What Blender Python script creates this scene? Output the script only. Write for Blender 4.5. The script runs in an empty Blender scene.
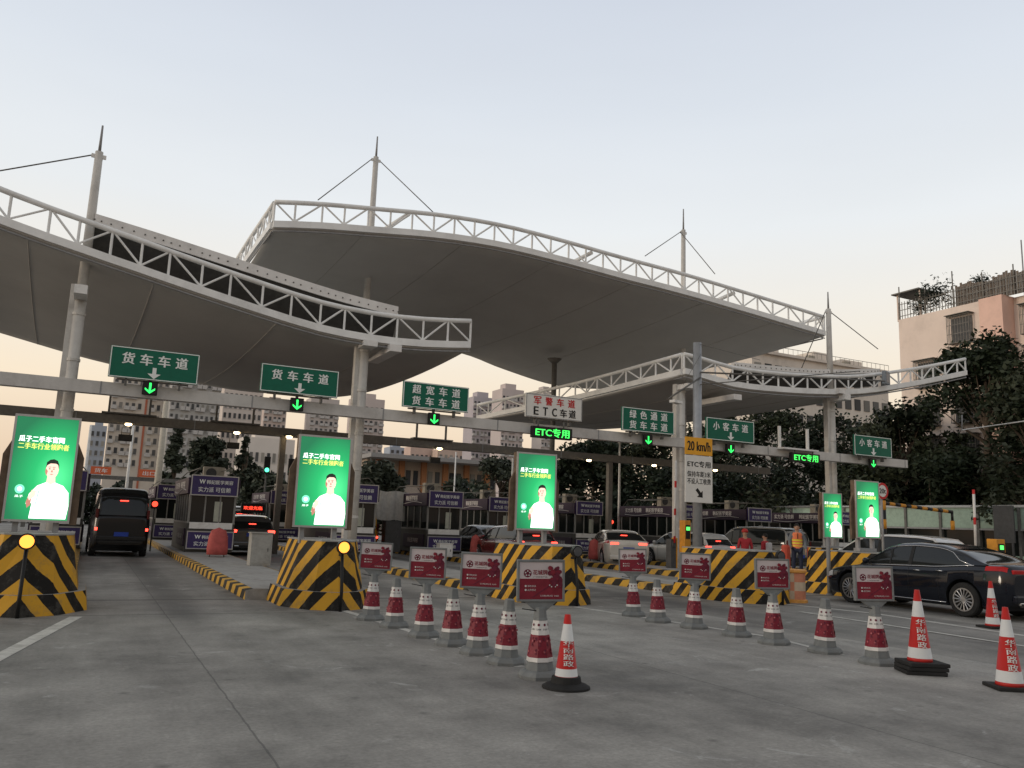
import bpy, bmesh, math, random
from mathutils import Vector, Matrix
random.seed(7)
R = math.radians
sc = bpy.context.scene
col = sc.collection

# ------------------------------------------------------------------ camera
FPX, PITCH, ROLL, HEAD, CAMH = 830.0, R(9.6), R(2.1), R(26.5), 1.55
f_ = Vector((math.sin(HEAD)*math.cos(PITCH), math.cos(HEAD)*math.cos(PITCH), math.sin(PITCH)))
r0 = Vector((math.cos(HEAD), -math.sin(HEAD), 0)); u0 = r0.cross(f_)
RX = math.cos(ROLL)*r0 + math.sin(ROLL)*u0
UX = -math.sin(ROLL)*r0 + math.cos(ROLL)*u0
CAM = Vector((0, 0, CAMH))
cd = bpy.data.cameras.new('camera'); cam = bpy.data.objects.new('camera', cd); col.objects.link(cam)
m = Matrix((RX, UX, -f_)).transposed().to_4x4(); m.translation = CAM
cam.matrix_world = m
cd.sensor_width = 36; cd.lens = FPX/1024*36; cd.clip_start = .05; cd.clip_end = 3000
sc.camera = cam

def ray(px, py): return f_ + (px-512)/FPX*RX + (384-py)/FPX*UX
def ground(px, py, z=0):
    d = ray(px, py); return CAM + d*((z-CAMH)/d.z)
def atY(px, py, Y):
    d = ray(px, py); return CAM + d*(Y/d.y)
def atX(px, py, X):
    d = ray(px, py); return CAM + d*(X/d.x)

# ------------------------------------------------------------------ sky, sun, exposure
def s2l(c): return tuple((x/255/12.92 if x/255 <= .04045 else ((x/255+.055)/1.055)**2.4) for x in c)
w = bpy.data.worlds.new('World'); sc.world = w; w.use_nodes = True
nt = w.node_tree; nt.nodes.clear()
N = nt.nodes.new; K = nt.links.new
out = N('ShaderNodeOutputWorld'); bg = N('ShaderNodeBackground'); bg.inputs[1].default_value = 1.0
tc = N('ShaderNodeTexCoord'); sep = N('ShaderNodeSeparateXYZ'); K(tc.outputs['Generated'], sep.inputs[0])
mz = N('ShaderNodeMath'); mz.operation = 'ARCSINE'; K(sep.outputs[2], mz.inputs[0])
md = N('ShaderNodeMath'); md.operation = 'DIVIDE'; md.inputs[1].default_value = math.pi/2; K(mz.outputs[0], md.inputs[0])
rp = N('ShaderNodeValToRGB'); K(md.outputs[0], rp.inputs[0])
stops = [(0, (206, 178, 162)), (3.5, (226, 201, 176)), (8, (239, 221, 196)), (13, (236, 228, 215)), (20, (226, 229, 231)),
         (28, (212, 218, 226)), (36, (199, 206, 218)), (60, (172, 168, 163)), (90, (152, 147, 141))]
cr = rp.color_ramp
for i, (e, c) in enumerate(stops):
    el = cr.elements[i] if i < 2 else cr.elements.new(e/90)
    el.position = e/90; el.color = (*s2l(c), 1)
sky = N('ShaderNodeTexSky'); sky.sky_type = 'NISHITA'; sky.sun_disc = False
SUN_EL, SUN_AZ = R(6), R(-78)
sky.sun_elevation = SUN_EL; sky.sun_rotation = SUN_AZ
sc1 = N('ShaderNodeVectorMath'); sc1.operation = 'SCALE'; sc1.inputs['Scale'].default_value = .012; K(sky.outputs[0], sc1.inputs[0])
nz = N('ShaderNodeTexNoise'); nz.inputs['Scale'].default_value = 2.2; nz.inputs['Detail'].default_value = 3
mp = N('ShaderNodeMapping'); mp.inputs['Scale'].default_value = (1, 1, 5); K(tc.outputs['Generated'], mp.inputs[0]); K(mp.outputs[0], nz.inputs[0])
mr = N('ShaderNodeMapRange'); mr.inputs[3].default_value = .95; mr.inputs[4].default_value = 1.03; K(nz.outputs[0], mr.inputs[0])
sc2 = N('ShaderNodeVectorMath'); sc2.operation = 'SCALE'; K(rp.outputs[0], sc2.inputs[0]); K(mr.outputs[0], sc2.inputs['Scale'])
ad = N('ShaderNodeVectorMath'); ad.operation = 'ADD'; K(sc2.outputs[0], ad.inputs[0]); K(sc1.outputs[0], ad.inputs[1])
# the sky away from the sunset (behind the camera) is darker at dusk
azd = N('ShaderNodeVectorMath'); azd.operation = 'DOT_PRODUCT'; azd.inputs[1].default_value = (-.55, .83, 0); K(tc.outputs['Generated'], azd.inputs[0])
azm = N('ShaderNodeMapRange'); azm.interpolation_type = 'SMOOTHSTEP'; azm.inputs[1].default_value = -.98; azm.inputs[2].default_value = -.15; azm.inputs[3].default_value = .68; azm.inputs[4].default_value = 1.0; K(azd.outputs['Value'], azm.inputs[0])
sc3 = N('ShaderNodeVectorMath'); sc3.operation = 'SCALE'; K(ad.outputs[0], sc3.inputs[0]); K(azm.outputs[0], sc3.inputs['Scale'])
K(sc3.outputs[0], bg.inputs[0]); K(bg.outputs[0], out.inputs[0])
sd = bpy.data.lights.new('sun', 'SUN'); sd.energy = .8; sd.angle = R(12); sd.color = (1, .86, .7)
so = bpy.data.objects.new('sun', sd); col.objects.link(so)
sdir = Vector((math.sin(SUN_AZ)*math.cos(SUN_EL), math.cos(SUN_AZ)*math.cos(SUN_EL), math.sin(SUN_EL)))
so.rotation_euler = sdir.to_track_quat('Z', 'Y').to_euler()
sc.view_settings.view_transform = 'Standard'; sc.view_settings.look = 'None'
sc.view_settings.exposure = 0.12; sc.view_settings.gamma = 1
sc.cycles.max_bounces = 6; sc.cycles.diffuse_bounces = 3; sc.cycles.glossy_bounces = 3; sc.cycles.transparent_max_bounces = 6
sc.cycles.sample_clamp_indirect = 4

# ------------------------------------------------------------------ materials
MC = {}
def mat(name, c, rough=.6, metal=0, var=.15, scale=6, bump=0, emit=0, dirt=0, spec=.25, coat=0):
    if name in MC: return MC[name]
    M_ = bpy.data.materials.new(name); M_.use_nodes = True; t = M_.node_tree
    b = t.nodes['Principled BSDF']; n = t.nodes.new; k = t.links.new
    b.inputs['Roughness'].default_value = rough; b.inputs['Metallic'].default_value = metal
    b.inputs['Specular IOR Level'].default_value = spec; b.inputs['Coat Weight'].default_value = coat
    tcn = n('ShaderNodeTexCoord'); ns = n('ShaderNodeTexNoise'); ns.inputs['Scale'].default_value = scale
    ns.inputs['Detail'].default_value = 5; ns.inputs['Roughness'].default_value = .65
    k(tcn.outputs['Object'], ns.inputs[0])
    mx = n('ShaderNodeMix'); mx.data_type = 'RGBA'
    mrn = n('ShaderNodeMapRange'); mrn.inputs[1].default_value = .3; mrn.inputs[2].default_value = .7
    k(ns.outputs[0], mrn.inputs[0]); k(mrn.outputs[0], mx.inputs['Factor'])
    mx.inputs['A'].default_value = (*[x*(1-var) for x in c], 1); mx.inputs['B'].default_value = (*[min(1, x*(1+var)) for x in c], 1)
    last = mx.outputs['Result']
    if dirt:
        n2 = n('ShaderNodeTexNoise'); n2.inputs['Scale'].default_value = scale*.35; n2.inputs['Detail'].default_value = 8
        n2.inputs['Roughness'].default_value = .75; k(tcn.outputs['Object'], n2.inputs[0])
        r2 = n('ShaderNodeMapRange'); r2.inputs[1].default_value = .5; r2.inputs[2].default_value = .72; r2.inputs[4].default_value = dirt
        k(n2.outputs[0], r2.inputs[0]); m2 = n('ShaderNodeMix'); m2.data_type = 'RGBA'; k(r2.outputs[0], m2.inputs['Factor'])
        k(last, m2.inputs['A']); m2.inputs['B'].default_value = (.09, .075, .06, 1); last = m2.outputs['Result']
    k(last, b.inputs['Base Color'])
    if emit:
        k(last, b.inputs['Emission Color']); b.inputs['Emission Strength'].default_value = emit
    if bump:
        bp = n('ShaderNodeBump'); bp.inputs['Strength'].default_value = bump; bp.inputs['Distance'].default_value = .01
        k(ns.outputs[0], bp.inputs['Height']); k(bp.outputs[0], b.inputs['Normal'])
    MC[name] = M_; return M_

def stripe_mat(name, ca, cb, k1, period, wear=.35, axis_abs=True, duty=.5):
    """diagonal stripes from the UV map: u runs along the face in metres, v upward"""
    M_ = bpy.data.materials.new(name); M_.use_nodes = True; t = M_.node_tree; b = t.nodes['Principled BSDF']
    n = t.nodes.new; k = t.links.new
    uv = n('ShaderNodeUVMap'); uv.uv_map = 'UVMap'; s = n('ShaderNodeSeparateXYZ'); k(uv.outputs[0], s.inputs[0])
    def ma(op, a, b_=None):
        q = n('ShaderNodeMath'); q.operation = op
        for i, v in enumerate((a, b_)):
            if v is None: continue
            if isinstance(v, (int, float)): q.inputs[i].default_value = v
            else: k(v, q.inputs[i])
        return q.outputs[0]
    u = ma('ABSOLUTE', s.outputs[0]) if axis_abs else s.outputs[0]
    val = ma('ADD', ma('MULTIPLY', u, k1), s.outputs[1])
    fr = ma('FRACT', ma('ADD', ma('DIVIDE', val, period), 50.0))
    tcn = n('ShaderNodeTexCoord'); ns = n('ShaderNodeTexNoise'); ns.inputs['Scale'].default_value = 9; ns.inputs['Detail'].default_value = 8; ns.inputs['Roughness'].default_value = .7
    k(tcn.outputs['Object'], ns.inputs[0])
    fr2 = ma('ADD', fr, ma('MULTIPLY', ma('SUBTRACT', ns.outputs[0], .5), .10))
    st = ma('GREATER_THAN', fr2, duty)
    mx = n('ShaderNodeMix'); mx.data_type = 'RGBA'; k(st, mx.inputs['Factor']); mx.inputs['A'].default_value = (*ca, 1); mx.inputs['B'].default_value = (*cb, 1)
    n2 = n('ShaderNodeTexNoise'); n2.inputs['Scale'].default_value = 3.3; n2.inputs['Detail'].default_value = 9; n2.inputs['Roughness'].default_value = .78
    k(tcn.outputs['Object'], n2.inputs[0]); rr = n('ShaderNodeMapRange'); rr.inputs[1].default_value = .50; rr.inputs[2].default_value = .62; rr.inputs[4].default_value = wear
    k(n2.outputs[0], rr.inputs[0]); m2 = n('ShaderNodeMix'); m2.data_type = 'RGBA'; k(rr.outputs[0], m2.inputs['Factor']); k(mx.outputs['Result'], m2.inputs['A']); m2.inputs['B'].default_value = (.13, .12, .105, 1)
    k(m2.outputs['Result'], b.inputs['Base Color']); b.inputs['Roughness'].default_value = .62; b.inputs['Specular IOR Level'].default_value = .2
    bp = n('ShaderNodeBump'); bp.inputs['Strength'].default_value = .3; bp.inputs['Distance'].default_value = .01; k(ns.outputs[0], bp.inputs['Height']); k(bp.outputs[0], b.inputs['Normal'])
    MC[name] = M_; return M_

def emat(name, c, s):
    if name in MC: return MC[name]
    M_ = bpy.data.materials.new(name); M_.use_nodes = True; b = M_.node_tree.nodes['Principled BSDF']
    b.inputs['Base Color'].default_value = (*[x*.3 for x in c], 1); b.inputs['Emission Color'].default_value = (*c, 1); b.inputs['Emission Strength'].default_value = s
    MC[name] = M_; return M_
def glassm(name, c, rough=.04, dark=True):
    if name in MC: return MC[name]
    M_ = bpy.data.materials.new(name); M_.use_nodes = True; b = M_.node_tree.nodes['Principled BSDF']
    b.inputs['Base Color'].default_value = (*c, 1); b.inputs['Roughness'].default_value = rough; b.inputs['Specular IOR Level'].default_value = .7
    MC[name] = M_; return M_

WHITE = mat('white_paint', (.75, .74, .71), .5, var=.08, dirt=.35)
STEEL = mat('painted_steel', (.55, .53, .49), .5, var=.1, dirt=.4, scale=3)
BEAMM = mat('beam_paint', (.55, .53, .50), .5, var=.1, dirt=.3, scale=2)
DSTEEL = mat('dark_steel', (.13, .125, .115), .55, var=.25)
GREY = mat('grey_paint', (.28, .28, .28), .5, var=.15, dirt=.3)
DGREY = mat('dark_grey', (.07, .07, .07), .6, var=.2)
BLACK = mat('black_plastic', (.015, .015, .015), .45, var=.3)
RUBBER = mat('rubber', (.02, .02, .02), .8, var=.3, bump=.2)
CONC = mat('concrete', (.30, .295, .28), .85, var=.18, scale=5, bump=.3, dirt=.4)
SIGNG = mat('sign_green', (.004, .125, .075), .42, var=.08)
SIGNB = mat('sign_back', (.3, .3, .3), .5)
TXTW = mat('sign_white', (.82, .84, .81), .5, var=.04)
SWHITE = mat('sign_panel_white', (.74, .72, .67), .5, var=.05)
TXTR = mat('sign_red', (.55, .03, .03), .5, var=.05)
TXTK = mat('sign_black', (.012, .012, .012), .5, var=.05)
YELS = mat('sign_yellow', (.80, .38, .03), .5, var=.05)
PURP = mat('sign_purple', (.050, .036, .125), .4, var=.15)
BROWN = mat('fascia_brown', (.036, .020, .040), .5, var=.2)
MAROON = mat('maroon', (.185, .014, .028), .5, var=.22, scale=14)
MAROON2 = mat('maroon_dark', (.12, .012, .03), .5, var=.3, scale=40)
MAROON3 = mat('maroon_light', (.36, .09, .10), .5)
CGREY = mat('cone_grey', (.17, .18, .18), .7, var=.2, dirt=.35)
CWHITE = mat('cone_white', (.58, .57, .55), .5, var=.1, scale=10, dirt=.3)
CRED = mat('cone_red', (.45, .024, .02), .45, var=.1, dirt=.25)
CREFL = mat('cone_reflective', (.62, .62, .60), .4, var=.06, dirt=.25)
ORANGE = mat('orange_plastic', (.62, .16, .04), .5, var=.12, dirt=.2)
GLASS = glassm('window_glass', (.012, .014, .014)); GLASS.node_tree.nodes['Principled BSDF'].inputs['Specular IOR Level'].default_value = .38
BGLASS = glassm('booth_glass', (.012, .015, .014), .08); BGLASS.node_tree.nodes['Principled BSDF'].inputs['Specular IOR Level'].default_value = .3
STRIPE = stripe_mat('hazard_stripe', (.011, .010, .009), (.62, .33, .03), 1.15, .56)
KSTRIPE = stripe_mat('kerb_stripe', (.025, .023, .02), (.55, .32, .05), 1.0, .75, .5, False)
RW = stripe_mat('red_white_band', (.5, .03, .03), (.65, .63, .6), 0.0, 1.0, .2, False, .24)

# ------------------------------------------------------------------ mesh helpers
class MB:
    def __init__(s): s.b = bmesh.new(); s.mats = []; s.uv = s.b.loops.layers.uv.new('UVMap')
    def mi(s, m):
        if m not in s.mats: s.mats.append(m)
        return s.mats.index(m)
    def face(s, pts, m, uvs=None, smooth=False):
        vs = [s.b.verts.new(p) for p in pts]
        try: fc = s.b.faces.new(vs)
        except ValueError: return
        fc.material_index = s.mi(m); fc.smooth = smooth
        if uvs:
            for l, q in zip(fc.loops, uvs): l[s.uv].uv = q
        return fc
    def box(s, c, d, m, rz=0, bev=0):
        t = bmesh.new(); bmesh.ops.create_cube(t, size=1)
        bmesh.ops.scale(t, vec=d, verts=t.verts)
        if bev: bmesh.ops.bevel(t, geom=list(t.edges), offset=bev, segments=2, affect='EDGES', profile=.6)
        if rz: bmesh.ops.rotate(t, cent=(0, 0, 0), matrix=Matrix.Rotation(rz, 3, 'Z'), verts=t.verts)
        bmesh.ops.translate(t, vec=c, verts=t.verts); s.merge(t, m); return s
    def merge(s, t, m, smooth=False, mtx=None):
        i = s.mi(m); mp_ = {}
        for v in t.verts: mp_[v] = s.b.verts.new(mtx @ v.co if mtx else v.co)
        for fc in t.faces:
            try:
                q = s.b.faces.new([mp_[v] for v in fc.verts]); q.material_index = i; q.smooth = smooth or fc.smooth
            except ValueError: pass
        t.free()
    def mesh(s, me, m, mtx):
        t = bmesh.new(); t.from_mesh(me); s.merge(t, m, False, mtx); return s
    def tube(s, pts, r, m, seg=8, cap=True, smooth=True):
        pts = [Vector(p) for p in pts]; n = len(pts); rs = r if isinstance(r, (list, tuple)) else [r]*n
        rings = []; i = s.mi(m); prev = None
        for a in range(n):
            d = (pts[min(a+1, n-1)] - pts[max(a-1, 0)]).normalized()
            if prev is None: x = d.orthogonal().normalized()
            else:
                x = (prev - d*prev.dot(d))
                x = x.normalized() if x.length > 1e-6 else d.orthogonal().normalized()
            prev = x; y = d.cross(x)
            rings.append([s.b.verts.new(pts[a] + rs[a]*(math.cos(2*math.pi*(q+.5)/seg)*x + math.sin(2*math.pi*(q+.5)/seg)*y)) for q in range(seg)])
        L = 0
        for a in range(n-1):
            L2 = L + (pts[a+1]-pts[a]).length
            for q in range(seg):
                fc = s.b.faces.new((rings[a][q], rings[a][(q+1) % seg], rings[a+1][(q+1) % seg], rings[a+1][q]))
                fc.material_index = i; fc.smooth = smooth
                for l, vv in zip(fc.loops, (L, L, L2, L2)): l[s.uv].uv = (0, vv)
            L = L2
        if cap:
            for rg in (rings[0][::-1], rings[-1]):
                fc = s.b.faces.new(rg); fc.material_index = i
        return s
    def lathe(s, prof, m, seg=16, c=(0, 0, 0), mats=None, rot=0, smooth=False, cap=True, axis='Z'):
        rings = []
        for (r, z) in prof:
            rg = []
            for q in range(seg):
                a = 2*math.pi*q/seg + rot
                p = Vector((r*math.cos(a), r*math.sin(a), z))
                if axis == 'X': p = Vector((p.z, p.x, p.y))
                if axis == 'Y': p = Vector((p.x, p.z, p.y))
                rg.append(s.b.verts.new(p + Vector(c)))
            rings.append(rg)
        for a in range(len(rings)-1):
            i = s.mi(mats[a] if mats else m)
            for q in range(seg):
                fc = s.b.faces.new((rings[a][q], rings[a][(q+1) % seg], rings[a+1][(q+1) % seg], rings[a+1][q])); fc.material_index = i; fc.smooth = smooth
        for rg, mm in ((rings[0][::-1], mats[0] if mats else m), (rings[-1], mats[-1] if mats else m)):
            if cap and (rg[0].co-rg[len(rg)//2].co).length > 1e-4:
                fc = s.b.faces.new(rg); fc.material_index = s.mi(mm)
        return s
    def prism(s, poly, z0, z1, m, top=None, sc_top=1.0):
        """poly: ccw list of (x, y); uv u = signed distance from the first point"""
        n = len(poly); c = Vector((sum(p[0] for p in poly)/n, sum(p[1] for p in poly)/n))
        tp = [tuple(c + (Vector(p)-c)*sc_top) for p in poly]
        s.face([(x, y, z1) for x, y in tp], top or m)
        L = 0
        for i in range(n):
            a, b = poly[i], poly[(i+1) % n]; a2, b2 = tp[i], tp[(i+1) % n]
            L2 = L + (Vector(b)-Vector(a)).length
            s.face([(*a, z0), (*b, z0), (*b2, z1), (*a2, z1)], m, [(L, z0), (L2, z0), (L2, z1), (L, z1)])
            L = L2
        return s
    def sphere(s, c, r, m, sub=2, sc3=(1, 1, 1)):
        t = bmesh.new(); bmesh.ops.create_icosphere(t, subdivisions=sub, radius=r)
        bmesh.ops.scale(t, vec=sc3, verts=t.verts); bmesh.ops.translate(t, vec=c, verts=t.verts); s.merge(t, m, True); return s
    def build(s, name, parent=None, fix=False):
        if fix: bmesh.ops.recalc_face_normals(s.b, faces=s.b.faces)
        me = bpy.data.meshes.new(name); s.b.to_mesh(me); s.b.free()
        for m_ in s.mats: me.materials.append(m_)
        o = bpy.data.objects.new(name, me); col.objects.link(o)
        if parent: o.parent = parent
        return o
def thing(name, label, cat, loc=(0, 0, 0), rz=0, group=None):
    o = bpy.data.objects.new(name, None); col.objects.link(o); o.location = loc; o.rotation_euler = (0, 0, rz)
    o.empty_display_size = .2
    return tag(o, label, cat, group)
def tag(o, label, cat, group=None):
    o['label'] = label; o['category'] = cat
    if group: o['group'] = group
    return o
def struct(o): o['kind'] = 'structure'; return o
KIDS = {}
def dup(o, parent=None):
    c = o.copy(); col.objects.link(c)
    if parent: c.parent = parent
    for ch in list(o.children): dup(ch, c)
    return c
def place(proto, used, loc, rz, label, group=None):
    o = dup(proto) if used else proto
    o.location = loc; o.rotation_euler = (0, 0, rz); o['label'] = label
    if group: o['group'] = group
    return o
TX = {}
def text_mesh(s, bold=.012):
    if s in TX: return TX[s]
    c = bpy.data.curves.new('lettering', 'FONT'); c.body = s; c.size = 1; c.offset = 0.0; c.align_x = 'CENTER'; c.resolution_u = 3
    o = bpy.data.objects.new('lettering', c); col.objects.link(o); bpy.context.view_layer.update()
    me = bpy.data.meshes.new_from_object(o.evaluated_get(bpy.context.evaluated_depsgraph_get()))
    bpy.data.objects.remove(o)
    xs = [v.co.x for v in me.vertices]; ys = [v.co.y for v in me.vertices]
    cx, cy = (min(xs)+max(xs))/2, (min(ys)+max(ys))/2; W, H = max(xs)-min(xs), max(ys)-min(ys)
    for v in me.vertices: v.co.x -= cx; v.co.y -= cy; v.co.z = 0
    TX[s] = (me, W, H); return TX[s]
def text(mb, s, c, w, h, m, bold=.012, face='-Y'):
    """flat lettering of size w x h centred on c, facing -Y, -X or +X"""
    me, W, H = text_mesh(s, bold)
    S = Matrix.Diagonal((w/W, h/H, 1, 1)); rot = Matrix.Rotation(R(90), 4, 'X')
    if face == '-X': rot = Matrix.Rotation(R(-90), 4, 'Z') @ rot
    if face == '+X': rot = Matrix.Rotation(R(90), 4, 'Z') @ rot
    side = {'-Y': Vector((1, 0, 0)), '-X': Vector((0, -1, 0)), '+X': Vector((0, 1, 0))}[face]; nrm = {'-Y': Vector((0, -1, 0)), '-X': Vector((-1, 0, 0)), '+X': Vector((1, 0, 0))}[face]
    mb.mesh(me, m, Matrix.Translation(c) @ rot @ S)
    if bold > .006:
        e = h*bold*.9
        for q, (a_, b_) in enumerate(((1, 0), (-1, 0), (0, 1))): mb.mesh(me, m, Matrix.Translation(Vector(c)+side*(e*a_)+Vector((0, 0, e*b_*.7))+nrm*(.0005*(q+1))) @ rot @ S)
def flat(mb, pts, y, m):   # polygon facing -Y
    mb.face([(x, y, z) for x, z in pts], m)
def disc(mb, x, z, r, y, m, n=16, rx=None):
    flat(mb, [(x+(rx or r)*math.cos(2*math.pi*i/n), z+r*math.sin(2*math.pi*i/n)) for i in range(n)], y, m)
def arrow_pts(cx, cz, s, wide=1.0):
    return [[(cx-.16*s, cz+.5*s), (cx-.16*s, cz-.05*s), (cx+.16*s, cz-.05*s), (cx+.16*s, cz+.5*s)],
            [(cx-.5*s*wide, cz-.05*s), (cx, cz-.5*s), (cx+.5*s*wide, cz-.05*s)]]
# ------------------------------------------------------------------ ground
def ground_mat():
    M_ = bpy.data.materials.new('road_concrete'); M_.use_nodes = True; t = M_.node_tree; b = t.nodes['Principled BSDF']
    n = t.nodes.new; k = t.links.new
    tcn = n('ShaderNodeTexCoord'); s = n('ShaderNodeSeparateXYZ'); k(tcn.outputs['Object'], s.inputs[0])
    def ma(op, a, b_=None, c_=None):
        q = n('ShaderNodeMath'); q.operation = op
        for i, v in enumerate((a, b_, c_)):
            if v is None: continue
            if isinstance(v, (int, float)): q.inputs[i].default_value = v
            else: k(v, q.inputs[i])
        return q.outputs[0]
    def noise(scale, det, rg, vec=None, sx=None):
        q = n('ShaderNodeTexNoise'); q.inputs['Scale'].default_value = scale; q.inputs['Detail'].default_value = det; q.inputs['Roughness'].default_value = rg
        src = tcn.outputs['Object']
        if sx:
            mp_ = n('ShaderNodeMapping'); mp_.inputs['Scale'].default_value = sx; k(src, mp_.inputs[0]); src = mp_.outputs[0]
        k(src, q.inputs[0]); return q.outputs[0]
    big = noise(.22, 6, .6); mid = noise(1.1, 8, .72); fine = noise(26, 6, .7); streak = noise(.9, 6, .65, sx=(1.6, .16, 1))
    rp_ = n('ShaderNodeValToRGB'); cr_ = rp_.color_ramp
    cr_.elements[0].position = .40; cr_.elements[0].color = (.115, .110, .101, 1); cr_.elements[1].position = .60; cr_.elements[1].color = (.335, .322, .296, 1)
    v = ma('ADD', ma('ADD', ma('MULTIPLY', big, .45), ma('MULTIPLY', mid, .35)), ma('MULTIPLY', streak, .2))
    k(v, rp_.inputs[0])
    # joints: wobbling thin dark lines every 4.6 m across and 6 m along
    wob = ma('MULTIPLY', ma('SUBTRACT', noise(2.5, 5, .7), .5), .045)
    def line(coord, per, off, wd):
        d = ma('ABSOLUTE', ma('SUBTRACT', ma('FRACT', ma('ADD', ma('DIVIDE', ma('SUBTRACT', ma('ADD', coord, wob), off), per), 50.5)), .5))
        return ma('LESS_THAN', d, wd/per)
    j = ma('MAXIMUM', line(s.outputs[0], 4.7, 1.24, .008), ma('MAXIMUM', line(s.outputs[1], 31, 16.4, .10), line(s.outputs[1], 47, 14.1, .03)))
    # tyre darkening along the truck lane and transverse patch
    def band(coord, c, wd):
        q = n('ShaderNodeMapRange'); q.interpolation_type = 'SMOOTHSTEP'; q.inputs[1].default_value = wd; q.inputs[2].default_value = 0
        k(ma('ABSOLUTE', ma('SUBTRACT', coord, c)), q.inputs[0]); return q.outputs[0]
    tyre = ma('MULTIPLY', ma('MAXIMUM', band(s.outputs[0], 1.5, .55), ma('MAXIMUM', band(s.outputs[0], 6.3, .8), ma('MAXIMUM', band(s.outputs[0], 11.6, .8), band(s.outputs[0], 16.5, .9)))),
              ma('MULTIPLY', ma('SMOOTH_MAX' if False else 'MINIMUM', ma('MAXIMUM', ma('MULTIPLY', ma('SUBTRACT', s.outputs[1], 10.5), .28), 0.0), 1.0), ma('MULTIPLY', streak, 1.15)))
    m1 = n('ShaderNodeMix'); m1.data_type = 'RGBA'; k(tyre, m1.inputs['Factor']); k(rp_.outputs[0], m1.inputs['A']); m1.inputs['B'].default_value = (.05, .05, .05, 1)
    # dark worn zone at the left foreground and oil spots
    vor = n('ShaderNodeTexNoise'); vor.inputs['Scale'].default_value = 3.3; vor.inputs['Detail'].default_value = 2; k(tcn.outputs['Object'], vor.inputs[0])
    spot = n('ShaderNodeMapRange'); spot.inputs[1].default_value = .70; spot.inputs[2].default_value = .78; spot.inputs[4].default_value = .5; k(vor.outputs[0], spot.inputs[0])
    m2 = n('ShaderNodeMix'); m2.data_type = 'RGBA'; k(spot.outputs[0], m2.inputs['Factor']); k(m1.outputs['Result'], m2.inputs['A']); m2.inputs['B'].default_value = (.09, .088, .085, 1)
    wp = n('ShaderNodeTexNoise'); wp.inputs['Scale'].default_value = 1.4; wp.inputs['Detail'].default_value = 10; wp.inputs['Roughness'].default_value = .7; wp.inputs['Distortion'].default_value = 1.2; k(tcn.outputs['Object'], wp.inputs[0])
    wr_ = n('ShaderNodeMapRange'); wr_.inputs[1].default_value = .60; wr_.inputs[2].default_value = .68; wr_.inputs[4].default_value = .45; k(wp.outputs[0], wr_.inputs[0])
    m2b = n('ShaderNodeMix'); m2b.data_type = 'RGBA'; k(wr_.outputs[0], m2b.inputs['Factor']); k(m2.outputs['Result'], m2b.inputs['A']); m2b.inputs['B'].default_value = (.46, .46, .44, 1); m2 = m2b
    m3 = n('ShaderNodeMix'); m3.data_type = 'RGBA'; k(ma('MULTIPLY', j, .55), m3.inputs['Factor']); k(m2.outputs['Result'], m3.inputs['A']); m3.inputs['B'].default_value = (.03, .03, .03, 1)
    m4 = n('ShaderNodeMix'); m4.data_type = 'RGBA'; m4.blend_type = 'MULTIPLY'; m4.inputs['Factor'].default_value = 1
    fr_ = n('ShaderNodeMapRange'); fr_.inputs[1].default_value = .3; fr_.inputs[2].default_value = .7; fr_.inputs[3].default_value = .76; fr_.inputs[4].default_value = 1.2
    k(fine, fr_.inputs[0]); k(m3.outputs['Result'], m4.inputs['A']); k(fr_.outputs[0], m4.inputs['B'])
    cb = n('ShaderNodeCombineXYZ'); k(ma('FLOOR', ma('DIVIDE', ma('SUBTRACT', s.outputs[0], 1.24), 4.7)), cb.inputs[0]); k(ma('FLOOR', ma('DIVIDE', ma('SUBTRACT', s.outputs[1], 2.3), 14.1)), cb.inputs[1])
    wn_ = n('ShaderNodeTexWhiteNoise'); wn_.noise_dimensions = '2D'; k(cb.outputs[0], wn_.inputs[0])
    sl = n('ShaderNodeMapRange'); sl.inputs[3].default_value = .86; sl.inputs[4].default_value = 1.1; k(wn_.outputs['Value'], sl.inputs[0])
    m5 = n('ShaderNodeMix'); m5.data_type = 'RGBA'; m5.blend_type = 'MULTIPLY'; m5.inputs['Factor'].default_value = 1; k(m4.outputs['Result'], m5.inputs['A']); k(sl.outputs[0], m5.inputs['B'])
    # small drips of oil
    dr = n('ShaderNodeTexVoronoi'); dr.inputs['Scale'].default_value = 1.9; k(tcn.outputs['Object'], dr.inputs[0])
    drm = n('ShaderNodeMapRange'); drm.inputs[1].default_value = .14; drm.inputs[2].default_value = .02; drm.inputs[4].default_value = .6; k(ma('ADD', dr.outputs['Distance'], ma('MULTIPLY', mid, .04)), drm.inputs[0])
    m6 = n('ShaderNodeMix'); m6.data_type = 'RGBA'; k(drm.outputs[0], m6.inputs['Factor']); k(m5.outputs['Result'], m6.inputs['A']); m6.inputs['B'].default_value = (.05, .048, .045, 1)
    k(m6.outputs['Result'], b.inputs['Base Color'])
    rr = n('ShaderNodeMapRange'); rr.inputs[3].default_value = .6; rr.inputs[4].default_value = .9; k(mid, rr.inputs[0]); k(rr.outputs[0], b.inputs['Roughness'])
    bp = n('ShaderNodeBump'); bp.inputs['Strength'].default_value = .35; bp.inputs['Distance'].default_value = .006; k(fine, bp.inputs['Height']); k(bp.outputs[0], b.inputs['Normal'])
    return M_
g = MB(); g.face([(-700, -60, 0), (900, -60, 0), (900, 1200, 0), (-700, 1200, 0)], ground_mat()); struct(g.build('ground'))
PAINT = mat('road_paint', (.52, .51, .47), .7, var=.2, scale=7, dirt=.5)
mk = MB()
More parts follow.
